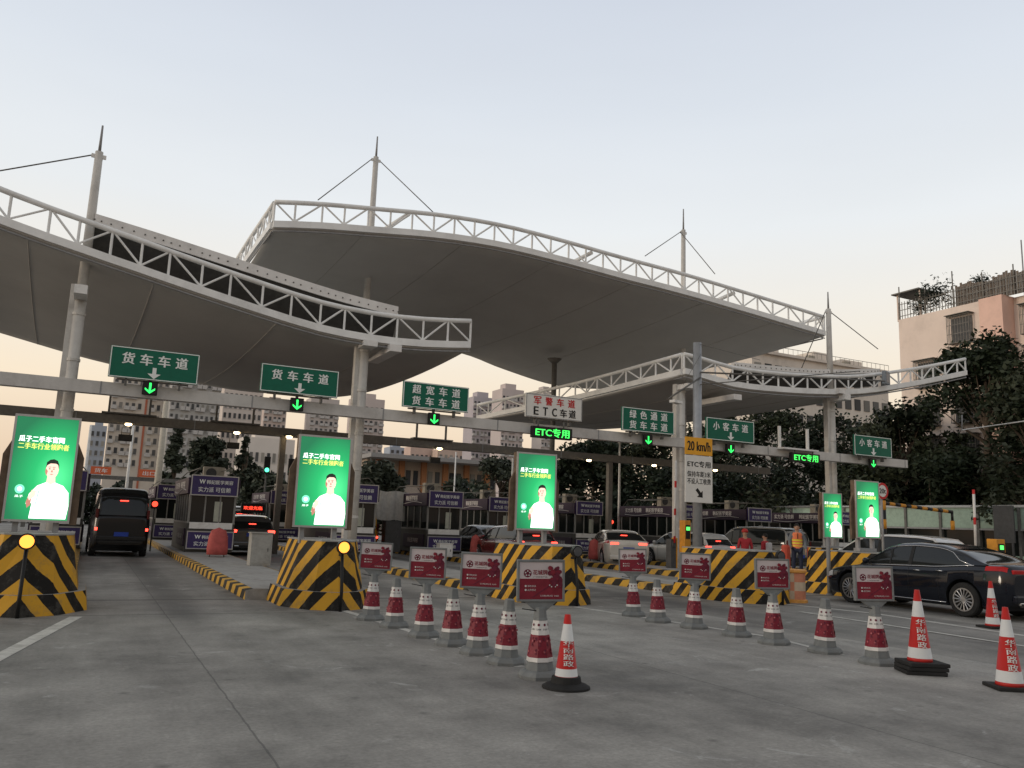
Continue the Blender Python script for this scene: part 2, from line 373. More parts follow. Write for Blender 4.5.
def gl(a, b, w_=.13, z=.004):
    A = ground(*a); B = ground(*b); d = (B-A).normalized(); q = Vector((-d.y, d.x, 0))*w_/2
    n_ = max(1, int((B-A).length/.8))
    for i in range(n_):
        p0, p1 = A.lerp(B, i/n_), A.lerp(B, (i+1)/n_)
        pts = [p0-q, p1-q, p1+q, p0+q]
        mk.face([(p.x, p.y, z) for p in pts], PAINT)
gl((-60, 688), (76, 617), .17); gl((335, 608), (458, 646)); gl((458, 646), (520, 667))
gl((470, 640), (478, 600), .1)
gl((575, 607), (640, 617)); gl((640, 617), (770, 637)); gl((770, 637), (842, 655), .1)
gl((735, 599), (870, 613), .16); gl((870, 613), (1060, 641), .16); gl((800, 612), (1060, 652), .12, .008)
struct(mk.build('lane_marking'))

# ------------------------------------------------------------------ islands with striped kerbs (setting)
ISL = [(-.95, 14.1, 'a'), (3.65, 14.3, 'b'), (8.95, 14.7, 'c'), (14.1, 14.5, 'd'), (18.9, 15.0, 'e'), (23.3, 19.5, 'f'), (27.6, 19.5, 'g'), (31.8, 19.5, 'h'), (36.8, 19.5, 'i')]
PAVE = mat('island_paving', (.34, .335, .32), .85, var=.15, scale=4, bump=.2, dirt=.5)
for i, (cx, yn, _) in enumerate(ISL):
    b = MB(); y0, y1, hw, h = yn+2.0, 52, .88, .2
    segs = [(y0+(y1-y0)*q/12, y0+(y1-y0)*(q+1)/12) for q in range(12)]
    for a, c in segs:
        for s in (-1, 1):
            x = cx+s*hw; xi = cx+s*(hw-.14)
            p = [(x, a, 0), (x, c, 0), (x, c, h-.03), (x, a, h-.03)]; u = [(a, 0), (c, 0), (c, .2), (a, .2)]
            b.face(p if s > 0 else p[::-1], KSTRIPE, u if s > 0 else u[::-1])
            p = [(x, a, h-.03), (x, c, h-.03), (xi, c, h), (xi, a, h)]; u = [(a, .2), (c, .2), (c, .34), (a, .34)]
            b.face(p if s > 0 else p[::-1], KSTRIPE, u if s > 0 else u[::-1])
    b.face([(cx-hw, y0, 0), (cx+hw, y0, 0), (cx+hw, y0, h-.03), (cx+hw-.14, y0, h), (cx-hw+.14, y0, h), (cx-hw, y0, h-.03)], CONC)
    b.face([(cx-hw+.14, y0, h), (cx+hw-.14, y0, h), (cx+hw-.14, y1, h), (cx-hw+.14, y1, h)], PAVE)
    struct(b.build('pavement'))

# ------------------------------------------------------------------ striped crash barriers at the island noses
LAMPON = emat('amber_lamp', (1.0, .33, .045), 2.3); LAMPOFF = mat('lamp_lens_off', (.08, .08, .085), .3)
def barrier(cx, yn, L, label, lamp, gl_=.0, hw=.75):
    t = thing('crash_barrier', label, 'barrier', (cx, yn, 0), 0, 'hazard striped crash barriers at the island noses')
    def poly(e, f):   # ccw from the apex, seen from above
        return [(0, -e), (.56*hw+e*.6, .16-e*.4), (hw+e, .75), (hw+e, L), (-hw-e, L), (-hw-e, .75), (-.56*hw-e*.6, .16-e*.4)]
    def shell(e0, e1, z0, z1, top):
        b = MB(); P0, P1 = poly(e0, 0), poly(e1, 0); n = len(P0)
        # signed distance from the apex
        acc = [0]*n; L_ = 0
        for i in range(1, 4): L_ += (Vector(P1[i])-Vector(P1[i-1])).length; acc[i] = L_
        for i in range(3): acc[n-1-i] = acc[i+1]
        for i in range(n):
            j = (i+1) % n
            u0_, u1_ = acc[i], acc[j]
            if i == 3: u0_, u1_ = acc[3], acc[3]+1.5
            m_ = [(*P0[i], z0), (*P0[j], z0), (*P1[j], z1), (*P1[i], z1)]
            b.face(m_, STRIPE, [(u0_, z0+gl_), (u1_, z0+gl_), (u1_, z1+gl_), (u0_, z1+gl_)])
        b.face([(x, y, z1) for x, y in P1], top)
        return b
    shell(.22, .17, 0, .30, CONC).build('plinth', t)
    b = shell(.06, -.09, .30, 1.14, CONC)
    b.build('wall', t)
    c = MB(); c.prism(poly(-.08, 0), 1.14, 1.165, CONC); c.build('coping', t)
    p = MB(); p.tube([(0, -.25, .0), (0, -.25, .33), (0, -.12, 1.02)], .028, BLACK)
    p.box((0, -.06, .93), (.05, .12, .05), BLACK)
    po = p.build('lamp_post', t)
    q = MB(); q.lathe([(.0, -.33), (.088, -.325), (.10, -.29)], LAMPON if lamp else LAMPOFF, 20, (0, .08, 1.06), axis='Y')
    q.build('lamp_lens', po)
    q = MB(); q.lathe([(.118, -.31), (.118, -.23), (.1, -.22)], BLACK, 20, (0, .08, 1.06), axis='Y'); q.build('lamp_housing', po)
    return t
barrier(-.72, 14.1, 2.1, 'yellow and black barrier at far left with glowing amber lamp', 1, 0, .66)
barrier(3.98, 14.4, 1.9, 'yellow and black barrier with glowing amber lamp beside the row of grey cones', 1, 0, .60)
barrier(8.85, 14.75, 2.3, 'yellow and black barrier with unlit round lamp under the middle green screen', 0, .1, .7)
barrier(14.0, 14.45, 2.45, 'long striped barrier without a screen, beside the checkered orange barrel', 0, .2)
barrier(18.9, 15.0, 2.4, 'striped barrier partly hidden behind the hood of the black sedan', 0)
barrier(23.3, 19.4, 2.3, 'smaller striped barrier behind the sedan hood, under the narrower green screen', 0, .25)

# ------------------------------------------------------------------ canopies
MEMB = mat('membrane', (.50, .485, .455), .75, var=.05, scale=.5, dirt=.12)
MEMB2 = mat('membrane_edge', (.74, .72, .69), .6, var=.08, scale=2, dirt=.3)
SEAMM = mat('seam_grey', (.42, .40, .37), .8)
DARKIN = mat('underside_shade', (.06, .057, .052), .9, var=.2)
TRW = mat('truss_white', (.80, .80, .78), .45, var=.07, dirt=.25, scale=2)
def lerp_poly(P, n):
    P = [Vector(p) for p in P]; d = [0]
    for a, b in zip(P, P[1:]): d.append(d[-1]+(b-a).length)
    out_ = []
    for i in range(n+1):
        s = d[-1]*i/n; j = 0
        while j < len(d)-2 and d[j+1] < s: j += 1
        f = (s-d[j])/(d[j+1]-d[j]); 
        p0, p1, p2, p3 = P[max(j-1, 0)], P[j], P[j+1], P[min(j+2, len(P)-1)]
        # Catmull-Rom, gentle
        out_.append(.5*((2*p1)+(-p0+p2)*f+(2*p0-5*p1+4*p2-p3)*f*f+(-p0+3*p1-3*p2+p3)*f**3))
    return out_
def truss(name, top, h, n, parent, side=1):
    T = lerp_poly(top, n); B = [p-Vector((0, 0, h)) for p in T]
    tr = thing(name, '', ''); del tr['label']; del tr['category']; tr.parent = parent
    MB().tube(T, .085, TRW, 8).build('top_chord', tr)
    b = MB()
    for i in range(n):   # band: a deep box chord under the lattice
        a, c = B[i], B[i+1]; d = (c-a).normalized(); q = Vector((-d.y, d.x, 0)).normalized()*.09; hh = Vector((0, 0, .24))
        for f in ([a-q, c-q, c-q-hh, a-q-hh], [a+q, a+q-hh, c+q-hh, c+q], [a-q, a+q, c+q, c-q], [a-q-hh, c-q-hh, c+q-hh, a+q-hh]): b.face(f, TRW)
    for e in (0, n):
        a = B[e]; d = (B[1]-B[0]).normalized(); q = Vector((-d.y, d.x, 0)).normalized()*.09; hh = Vector((0, 0, .24)); b.face([a-q, a+q, a+q-hh, a-q-hh], TRW)
    b.build('bottom_chord', tr)
    l = MB()
    for i in range(n+1):
        l.tube([T[i], B[i]], .042, TRW, 6, False)
        if i < n: l.tube([T[i], B[i+1]] if i % 2 == 0 else [B[i], T[i+1]], .036, TRW, 6, False)
    l.build('lattice', tr)
    c = MB(); c.tube([p-Vector((0, 0, .36)) for p in B], .035, GREY, 5); c.build('edge_rope', tr)
    return T, B
def membrane(front, rear, name, parent, sag=.5, nu=40, nv=14):
    F = lerp_poly(front, nu); Rr = lerp_poly(rear, nu); b = MB(); g_ = []
    for j in range(nv+1):
        v = j/nv; row = []
        for i in range(nu+1):
            p = F[i].lerp(Rr[i], v); u = i/nu
            p = p + Vector((0, 0, -sag*4*v*(1-v)*(.55+.45*abs(math.sin(u*math.pi*2.5)))))
            row.append(p)
        g_.append(row)
    vt = [[b.b.verts.new(p) for p in r] for r in g_]; vb = [[b.b.verts.new(p+Vector((0, 0, .05))) for p in r] for r in g_]
    i0 = b.mi(MEMB)
    def q(*v):
        f = b.b.faces.new(v); f.material_index = i0; f.smooth = True
    for j in range(nv):
        for i in range(nu):
            q(vt[j][i], vt[j+1][i], vt[j+1][i+1], vt[j][i+1]); q(vb[j][i], vb[j][i+1], vb[j+1][i+1], vb[j+1][i])
    for i in range(nu): q(vt[0][i], vt[0][i+1], vb[0][i+1], vb[0][i]); q(vt[nv][i+1], vt[nv][i], vb[nv][i], vb[nv][i+1])
    for j in range(nv): q(vt[j+1][0], vt[j][0], vb[j][0], vb[j+1][0]); q(vt[j][nu], vt[j+1][nu], vb[j+1][nu], vb[j][nu])
    b.build(name, parent)
    # weld seams on the underside, running front to back
    s = MB()
    for i in range(5, nu, 6):
        s.tube([g_[j][i]-Vector((0, 0, .006)) for j in range(nv+1)], .010, SEAMM, 4, False)
    s.build('seam', parent)
    return g_
Dn = Vector((0, 0, 1))
# left canopy
tL = thing('membrane_canopy', 'lower left white canopy with its sagging front truss cut off by the frame', 'canopy', (3, 34, 0), 0, 'membrane canopies over the toll lanes')
def rel(t, pts): return [Vector(p)-t.location for p in pts]
YL = 27.0
FL = [Vector((-13, YL, 12.8)), Vector((-8, YL, 11.8))] + [atY(x, y, YL) for x, y in ((0, 189), (94, 224), (150, 244), (200, 262), (300, 296), (350, 309), (400, 317), (440, 320), (471, 321))]
hL = 33/830*24.2*.8
T, B = truss('front_truss', rel(tL, FL), hL, 27, tL)
YR = 42.0
RLp = [Vector((-13, YR, 10.6)), Vector((-8, YR, 9.8))] + [atY(x, y, YR) for x, y in ((0, 333), (67, 353), (109, 364), (180, 380), (250, 392), (338, 396))]
RLp = RLp[:-1] + [atY(338, 397, YR)]
FLb = [p-Vector((0, 0, hL+.28)) for p in FL]
membrane(rel(tL, FLb), rel(tL, RLp), 'membrane', tL, .35)
sideT = [FL[-1], FL[-1].lerp(RLp[-1]+Vector((0, 0, .6)), .5), RLp[-1]+Vector((0, 0, .6))]
# fascia, and a dark infill painted for the shaded underside behind the truss
def fascia(tt, pts, dz, dark, name='upper_fascia'):
    b = MB(); P = lerp_poly(pts, 20)
    for a, c in zip(P, P[1:]):
        up = Vector((0, 0, dz)); bk = Vector((0, .25, 0))
        b.face([a, c, c+up, a+up], MEMB2); b.face([a+up, c+up, c+up+bk, a+up+bk], MEMB2); b.face([a+bk, a+up+bk, c+up+bk, c+bk], MEMB2); b.face([a, a+bk, c+bk, c], MEMB2)
    for a in (P[0], P[-1]): b.face([a, a+up, a+up+bk, a+bk], MEMB2)
    b.build(name, tt, True)
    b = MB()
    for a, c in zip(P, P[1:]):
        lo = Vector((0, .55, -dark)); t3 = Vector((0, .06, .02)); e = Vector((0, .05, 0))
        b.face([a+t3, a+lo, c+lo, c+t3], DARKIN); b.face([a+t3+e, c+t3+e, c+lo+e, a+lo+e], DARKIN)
    b.build('shade_infill', tt)
    b0 = MB().sphere((0, 0, 0), .03, DSTEEL, 1).build('bolt', tt); bp_ = lerp_poly(pts, 34)
    for i, p in enumerate(bp_):
        o = b0 if i == 0 else b0.copy()
        if i: col.objects.link(o)
        o.location = p+Vector((0, -.01, dz*.45))
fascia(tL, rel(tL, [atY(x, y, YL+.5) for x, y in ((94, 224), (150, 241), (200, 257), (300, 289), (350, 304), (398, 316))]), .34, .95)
# big centre canopy
tC = thing('membrane_canopy', 'largest and highest white canopy with arched front truss in the middle', 'canopy', (17, 33, 0), 0, 'membrane canopies over the toll lanes')
YC = 29.0
FC = [atY(x, y, YC) for x, y in ((275, 202), (320, 204), (377, 209), (440, 215), (500, 225), (560, 240), (620, 257), (683, 274), (750, 294), (824, 317))]
hC = .72
T, B = truss('front_truss', rel(tC, FC), hC, 31, tC)
RC = [atY(x, y, 42) for x, y in ((215, 315), (300, 322), (380, 336), (460, 353), (500, 368), (545, 383), (575, 388), (603, 389))]
cb = Vector((0, 0, hC+.27))
membrane(rel(tC, [p-cb for p in FC]), rel(tC, RC), 'membrane', tC, .25)
truss('side_truss', rel(tC, [FC[0]+Vector((0, .12, 0)), FC[0].lerp(RC[0]+cb, .5)+Vector((0, 0, .2)), RC[0]+cb]), hC, 12, tC)
truss('side_truss', rel(tC, [FC[-1]+Vector((0, .12, 0)), FC[-1].lerp(RC[-1]+cb, .5), RC[-1]+cb]), hC, 12, tC)
for fx in (376+18, 583, 728):   # short struts poking through the lattice
    p = atY(fx, 384, YC+.6); zt = next(q.z for q in lerp_poly(FC, 60) if q.x > p.x)
    MB().tube(rel(tC, [(p.x, YC+.1, zt-.1), (p.x-1.0, YC+2.2, zt-.75)]), .09, TRW, 8).build('strut', tC)
# right canopy
tR = thing('membrane_canopy', 'lower right white canopy whose truss curves up before the trees', 'canopy', (30, 34, 0), 0, 'membrane canopies over the toll lanes')
YQ = 27.0
FR = [atY(x, y, YQ) for x, y in ((684, 354), (700, 358), (735, 368), (775, 373), (820, 376), (860, 376), (900, 371), (935, 365), (965, 359))]
hR = .60
truss('front_truss', rel(tR, FR), hR, 21, tR)
RR = [atY(x, y, 42) for x, y in ((477, 420), (520, 427), (570, 430), (620, 428), (657, 424))]
cr_ = Vector((0, 0, hR+.27))
membrane(rel(tR, [p-cr_ for p in FR]), rel(tR, RR), 'membrane', tR, .3)
ctop = [FR[0]+Vector((0, .12, 0)), atY(640, 366, 30.5), atY(600, 377, 33.5), atY(560, 387, 37), RR[0]+Vector((0, 0, .85))]
truss('side_truss', rel(tR, ctop), .62, 14, tR)
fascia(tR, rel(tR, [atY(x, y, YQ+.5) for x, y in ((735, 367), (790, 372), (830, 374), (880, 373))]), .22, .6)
# floodlight fixed to the right truss
fl = thing('floodlight', 'grey square floodlight clipped on the right truss before the trees', 'floodlight', atY(886, 378, 26.6))
MB().box((0, 0, 0), (.6, .18, .62), mat('flood_grey', (.22, .25, .28), .4), R(20), .03).build('lamp_body', fl)
b = MB(); b.box((.02, -.09, 0), (.42, .02, .46), mat('lamp_glass', (.2, .22, .24), .15), R(20)); b.build('lens', fl)
b = MB(); b.tube([(0, .1, .05), (0, .32, .1)], .03, DGREY); b.build('bracket', fl)
# ------------------------------------------------------------------ columns with masts
def column(px, py, ptop, pspike, label, cables, Y=27.6, lug=True):
    base = atY(px, py, Y); tx = px+(690-px)*.0245*9.5/2 if False else px+(690-px)*.03; top = atY(tx, ptop or 300, Y).z; sp = atY(tx, pspike or 290, Y).z
    t = thing('canopy_column', label, 'column', (base.x, Y, .0), 0, 'canopy columns carrying masts')
    zc = {None: 7.6}.get(ptop, 8.2 if Y < 30 else 9.5)
    b = MB(); b.tube([(0, 0, 0), (0, 0, zc)], .175, STEEL, 16); b.build('shaft', t)
    b = MB(); b.box((-.22, .06, zc/2), (.16, .26, zc), STEEL, 0, .01); b.build('flanged_post', t)
    b = MB()
    for z in (1.6, 3.2, 4.4, 5.9, 7.3): b.lathe([(.175, z-.05), (.195, z-.04), (.195, z+.04), (.175, z+.05)], STEEL, 16)
    b.build('collar', t)
    b = MB() if ptop else None
    if ptop is None:
        b = MB(); b.box((.0, -.3, zc-.15), (.5, .9, .2), WHITE); b.build('bracket_arm', t); return t
    b.tube([(0, 0, zc), (.0, 0, top)], [.145, .115], STEEL, 14); b.build('mast', t)
    b = MB(); b.tube([(0, 0, top), (0, 0, sp)], [.05, .03], GREY, 8); b.build('spike', t)
    b = MB(); b.box((0, 0, top-.15), (.42, .05, .13), WHITE, 0, .01); b.build('cable_lug', t)
    for (cx, cy, cY) in cables:
        e = atY(cx, cy, cY)-Vector((base.x, Y, 0)); s = 1 if e.x > 0 else -1
        MB().tube([(s*.2, 0, top-.15), e], .022, DSTEEL, 5).build('stay_cable', t)
    if Y < 30: b = MB(); b.box((.0, -.45, zc-.35), (.34, 1.1, .26), WHITE); b.build('bracket_arm', t)
    return t
column(86, 258, 153, 126, 'far left column whose leaning mast rises over the left canopy', [(-60, 181, 27.6), ], 27.6)
column(357, 440, 155, 134, 'slimmer mast column behind the left middle column, rising through the arched canopy', [(318, 200, 31), (433, 212, 31)], 33.6)
column(362, 380, None, None, 'short column left of the middle ending under the left canopy', [], 27.6)
column(683, 440, 230, 209, 'mast column behind the speed sign pole, rising through the big canopy', [(645, 256, 31), (715, 274, 31)], 33.6)
column(681, 440, None, None, 'pale column immediately left of the speed sign pole, ending under the right canopy', [], 27.6)
column(832, 440, 309, 292, 'far right column whose mast rises above the right canopy', [(878, 349, 28), (800, 372, 29)], 27.6)
pc = atY(554, 380, 37.5)
b = MB(); b.tube([(0, 0, 0), (0, 0, 10.2)], .14, DSTEEL, 10); b.tube([(0, 0, 10.0), (0, 0, 10.25)], [.14, .4], DSTEEL, 10)
o = b.build('canopy_post'); o.location = (pc.x, 37.5, 0); tag(o, 'slim dark post under the middle of the largest canopy', 'column')

# ------------------------------------------------------------------ gantry beams
def gantry(label, Y, pL, pR, H, D, m, posts):
    a, c = atY(*pL, Y), atY(*pR, Y); z = (a.z+c.z)/2
    t = thing('gantry', label, 'gantry', (0, Y, 0), 0, 'gantry beams across the toll lanes')
    b = MB(); x0, x1 = min(a.x, c.x), max(a.x, c.x)
    b.box(((x0+x1)/2, 0, z), (x1-x0, D, H), m, 0, .01)
    b.build('beam', t)
    x = x0+1
    while x < x1: MB().box((x, -D/2-.004, z), (.04, .012, H), GREY).build('joint_plate', t); x += 4.3
    for px in posts:
        p = atY(px, 440, Y); MB().box((p.x, 0, z/2-H/4), (.24, .26, z-H/2), m, 0, .01).build('post', t)
    return t, z
g1, Z1 = gantry('long pale beam carrying the green lane signs in front', 27.0, (-120, 364), (905, 466), .37, .32, BEAMM, ())
g2, Z2 = gantry('thinner dark beam hung with small lamps behind the sign beam', 36.0, (-90, 400), (768, 473), .36, .4, mat('beam_dark', (.17, .155, .135), .6, var=.15, dirt=.3), (283, 610))
LMP = emat('lamp_warm', (1, .74, .40), 9)
lamp_lab = ['far left truck lane', 'second lane from the left', 'left edge of the second green screen', 'column right of the second screen', 'oversize lane sign', 'top left of the middle green screen', 'ETC sign in the centre', 'post left of the speed sign', 'speed sign pole']
for i, (px, py) in enumerate(((129, 419), (237, 427), (289, 433), (345, 438), (439, 444), (519, 450), (588, 455), (653, 462), (714, 467))):
    p = atY(px, py, 35.6)
    t = thing('hanging_lamp', 'small glowing lamp on the dark beam near the '+lamp_lab[i], 'lamp', (p.x, 35.6, Z2-.2), 0, 'small lamps under the rear beam')
    b = MB(); b.box((0, -.08, .06), (.42, .34, .08), DSTEEL, 0, .02); b.build('lamp_body', t)
    b = MB(); b.sphere((0, -.1, -.02), .12, LMP, 2, (1.1, 1, .5)); b.build('lens', t)
    if px in (129, 237, 439):
        q = thing('monitor_box', 'black display box hanging below the lamp near the '+lamp_lab[i], 'display', (p.x-.05, 35.9, Z2-.72), 0, 'dark display boxes under the rear beam')
        MB().box((0, 0, 0), (.50, .16, .26), BLACK, 0, .015).build('case', q); MB().box((0, -.083, 0), (.44, .006, .2), BLACK).build('screen', q)
        b = MB(); b.tube([(-.15, .0, .13), (-.15, 0, .42)], .015, DSTEEL, 5); b.tube([(.15, .0, .13), (.15, 0, .42)], .015, DSTEEL, 5); b.build('hanger', q)
# pairs of small posts with a shelf on top of the rear beam
for px0, px1 in ((109, 150), (217, 254), (418, 447)):
    a, c = atY(px0, 410, 36), atY(px1, 410, 36)
    t = thing('post_rack', 'rack of two short posts on the dark beam at '+{109: 'the far left', 217: 'the left of the second lane', 418: 'the centre lane'}[px0], 'frame', ((a.x+c.x)/2, 36, Z2+.18), 0, 'empty sign frames on the rear beam')
    for x in (a.x, c.x): MB().box((x-(a.x+c.x)/2, 0, .45), (.08, .08, .9), DSTEEL).build('post', t)
    MB().box((0, -.1, .03), (c.x-a.x+.5, .5, .06), DSTEEL).build('shelf', t)

# ------------------------------------------------------------------ lane signs
def lane_sign(pxl, pxr, pc_, hpx, lines, label, white=False, arrow=False):
    Y = 26.55; a = atY(pxl, pc_[1], Y); c = atY(pxr, pc_[1], Y); ctr = atY(*pc_, Y)
    W = c.x-a.x; H = atY(pc_[0], pc_[1]-hpx/2, Y).z-atY(pc_[0], pc_[1]+hpx/2, Y).z
    t = thing('lane_sign', label, 'sign', ctr, 0, 'lane signs on the front beam')
    MB().box((0, 0, 0), (W, .08, H), SWHITE if white else SIGNG, 0, .01).build('panel', t)
    b = MB(); e = .025
    for s in (-1, 1):
        b.box((0, -.045, s*(H/2-e)), (W-.04, .012, e), TXTW if not white else GREY); b.box((s*(W/2-e), -.0452, 0), (e, .012, H-.04), TXTW if not white else GREY)
    b.build('border', t)
    b = MB(); n = len(lines)
    lh = H*(.36 if arrow else .34)
    zs = [H*.14] if arrow else ([H*.22, -H*.22] if n == 2 else [0])
    for k_, (s_, z) in enumerate(zip(lines, zs)):
        mm = (TXTR if k_ == 0 else TXTK) if white else TXTW
        chars = list(s_); m_ = len(chars); cw = W*.80/m_
        for q, ch in enumerate(chars):
            wch = min(lh*(.62 if ch.isascii() else .98), cw*.9)
            text(b, ch, (-W*.40+cw*(q+.5), -.050, z), wch, lh, mm, .045 if white else .04)
    if arrow:
        for pp in arrow_pts(0, -H*.27, H*.36, 1.1): flat(b, pp, -.050, TXTW)
    b.build('lettering', t)
    b = MB()
    for x in (-W*.3, W*.3): b.box((x, .1, -H/2-.05), (.06, .16, .3), DSTEEL)
    b.box((0, .08, -H/2-.03), (W*.8, .05, .05), DSTEEL); b.build('bracket', t)
lane_sign(110, 200, (155, 365.5), 31, ['货车车道'], 'largest green sign at far left reading 货车车道', arrow=True)
lane_sign(261, 339, (300, 381), 27.5, ['货车车道'], 'second green sign reading 货车车道 above the second screen', arrow=True)
lane_sign(402.5, 468.5, (436, 397), 25.5, ['超宽车道', '货车车道'], 'green two-line sign starting 超宽车道')
lane_sign(526, 582.5, (554, 407.5), 23.5, ['军警车道', 'ETC车道'], 'white sign with red 军警车道 over black ETC车道', True)
lane_sign(622, 674, (648, 421), 23.3, ['绿色通道', '货车车道'], 'green two-line sign starting 绿色通道')
lane_sign(706.5, 754, (730, 430.5), 22, ['小客车道'], 'green sign reading 小客车道 right of the speed sign', arrow=True)
lane_sign(854, 891, (872.5, 446.5), 20, ['小客车道'], 'rightmost green sign reading 小客车道', arrow=True)
GRN = emat('led_green', (.03, .95, .13), 1.9); GRN2 = emat('led_green_text', (.06, .95, .12), 1.5)
lab = ['under the far left truck sign', 'under the second truck lane sign', 'under the oversize lane sign', 'left of the yellow speed sign', 'right of the yellow speed sign', 'under the rightmost lane sign']
for i, (px, py) in enumerate(((150, 388), (297, 404.5), (434, 419), (648, 440), (730.5, 449), (873, 463.5))):
    p = atY(px, py, 26.6)
    t = thing('lane_signal', 'lit green down arrow signal '+lab[i], 'signal', p, 0, 'green arrow lane signals')
    s = .36
    MB().box((0, .03, 0), (s+.06, .12, s+.06), BLACK, 0, .02).build('case', t)
    b = MB()
    for pp in ([(-.03, .15), (-.03, -.12), (.03, -.12), (.03, .15)], [(-.14, .0), (-.14, -.055), (0, -.17), (0, -.105)], [(0, -.105), (0, -.17), (.14, -.055), (.14, .0)]): flat(b, pp, -.035, GRN)
    b.build('arrow', t)
    MB().box((0, .1, s/2+.1), (.08, .08, .2), DSTEEL).build('bracket', t)
for (px, py, wpx, lb) in ((552.5, 433, 40, 'centre green ETC专用 text display under the white sign'), (806, 458, 28, 'right green ETC专用 text display near the far right column')):
    p = atY(px, py, 26.4); a, c = atY(px-wpx/2, py, 26.4), atY(px+wpx/2, py, 26.4); W = c.x-a.x; H = .42 if wpx > 30 else .4
    t = thing('text_display', lb, 'display', p, 0, 'green text displays on the front beam')
    MB().box((0, .08, 0), (W, .18, H), BLACK, 0, .015).build('case', t)
    b = MB(); text(b, 'ETC专用', (0, -.015, 0), W*.84, H*.74, GRN2, .04); b.build('lettering', t)
    b = MB()
    for x in (-W*.32, W*.32): b.box((x, .12, H/2+.12), (.05, .05, .26), DSTEEL)
    b.build('hanger', t)
    if wpx < 30:
        b = MB()
        for x in (-W*.62, W*.38): b.box((x, .5, .75), (.1, .1, 1.2), WHITE)
        b.box((-W*.12, .3, H/2+.16), (W*1.25, .5, .07), WHITE); b.build('frame', t)

for tt, px, py in ((tR, 738, 397), (tR, 843, 391), (tL, 396, 348)):
    p = atY(px, py, 26.7)-tt.location; MB().box((p.x, p.y+1.3, p.z+.0), (.42, 2.6, .24), MEMB2, 0, .01).build('beam_stub', tt)
# ------------------------------------------------------------------ LED billboards
def led_mat():
    M_ = bpy.data.materials.new('screen_green'); M_.use_nodes = True; t = M_.node_tree; b = t.nodes['Principled BSDF']; n = t.nodes.new; k = t.links.new
    tcn = n('ShaderNodeTexCoord'); s = n('ShaderNodeVectorMath'); s.operation = 'DISTANCE'; s.inputs[1].default_value = (.28, 0, -.12)
    mp_ = n('ShaderNodeMapping'); mp_.inputs['Scale'].default_value = (1.25, 0, .9); k(tcn.outputs['Object'], mp_.inputs[0]); k(mp_.outputs[0], s.inputs[0])
    r_ = n('ShaderNodeValToRGB'); k(s.outputs['Value'], r_.inputs[0]); c_ = r_.color_ramp
    c_.elements[0].position = .0; c_.elements[0].color = (.10, .95, .34, 1); c_.elements[1].position = .95; c_.elements[1].color = (.008, .17, .07, 1)
    e = c_.elements.new(.42); e.color = (.012, .50, .15, 1)
    k(r_.outputs[0], b.inputs['Emission Color']); b.inputs['Emission Strength'].default_value = 1.1
    b.inputs['Base Color'].default_value = (.02, .05, .03, 1); b.inputs['Roughness'].default_value = .35
    return M_
LEDG = led_mat()
LW = emat('screen_white', (.95, 1, .97), 1.9); LY = emat('screen_yellow', (.85, .9, .18), 1.3); LSK = emat('screen_skin', (.95, .62, .5), 1.35); LSK2 = emat('screen_skin_shade', (.6, .24, .18), 1.0)
LHAIR = emat('screen_hair', (.012, .02, .015), 1); LTEAL = emat('screen_teal', (.25, .95, .6), 1.2)
RUST = mat('rusty_casing', (.13, .09, .06), .6, var=.3, dirt=.3); SILV = mat('silver_frame', (.42, .42, .42), .35, .6, var=.1)
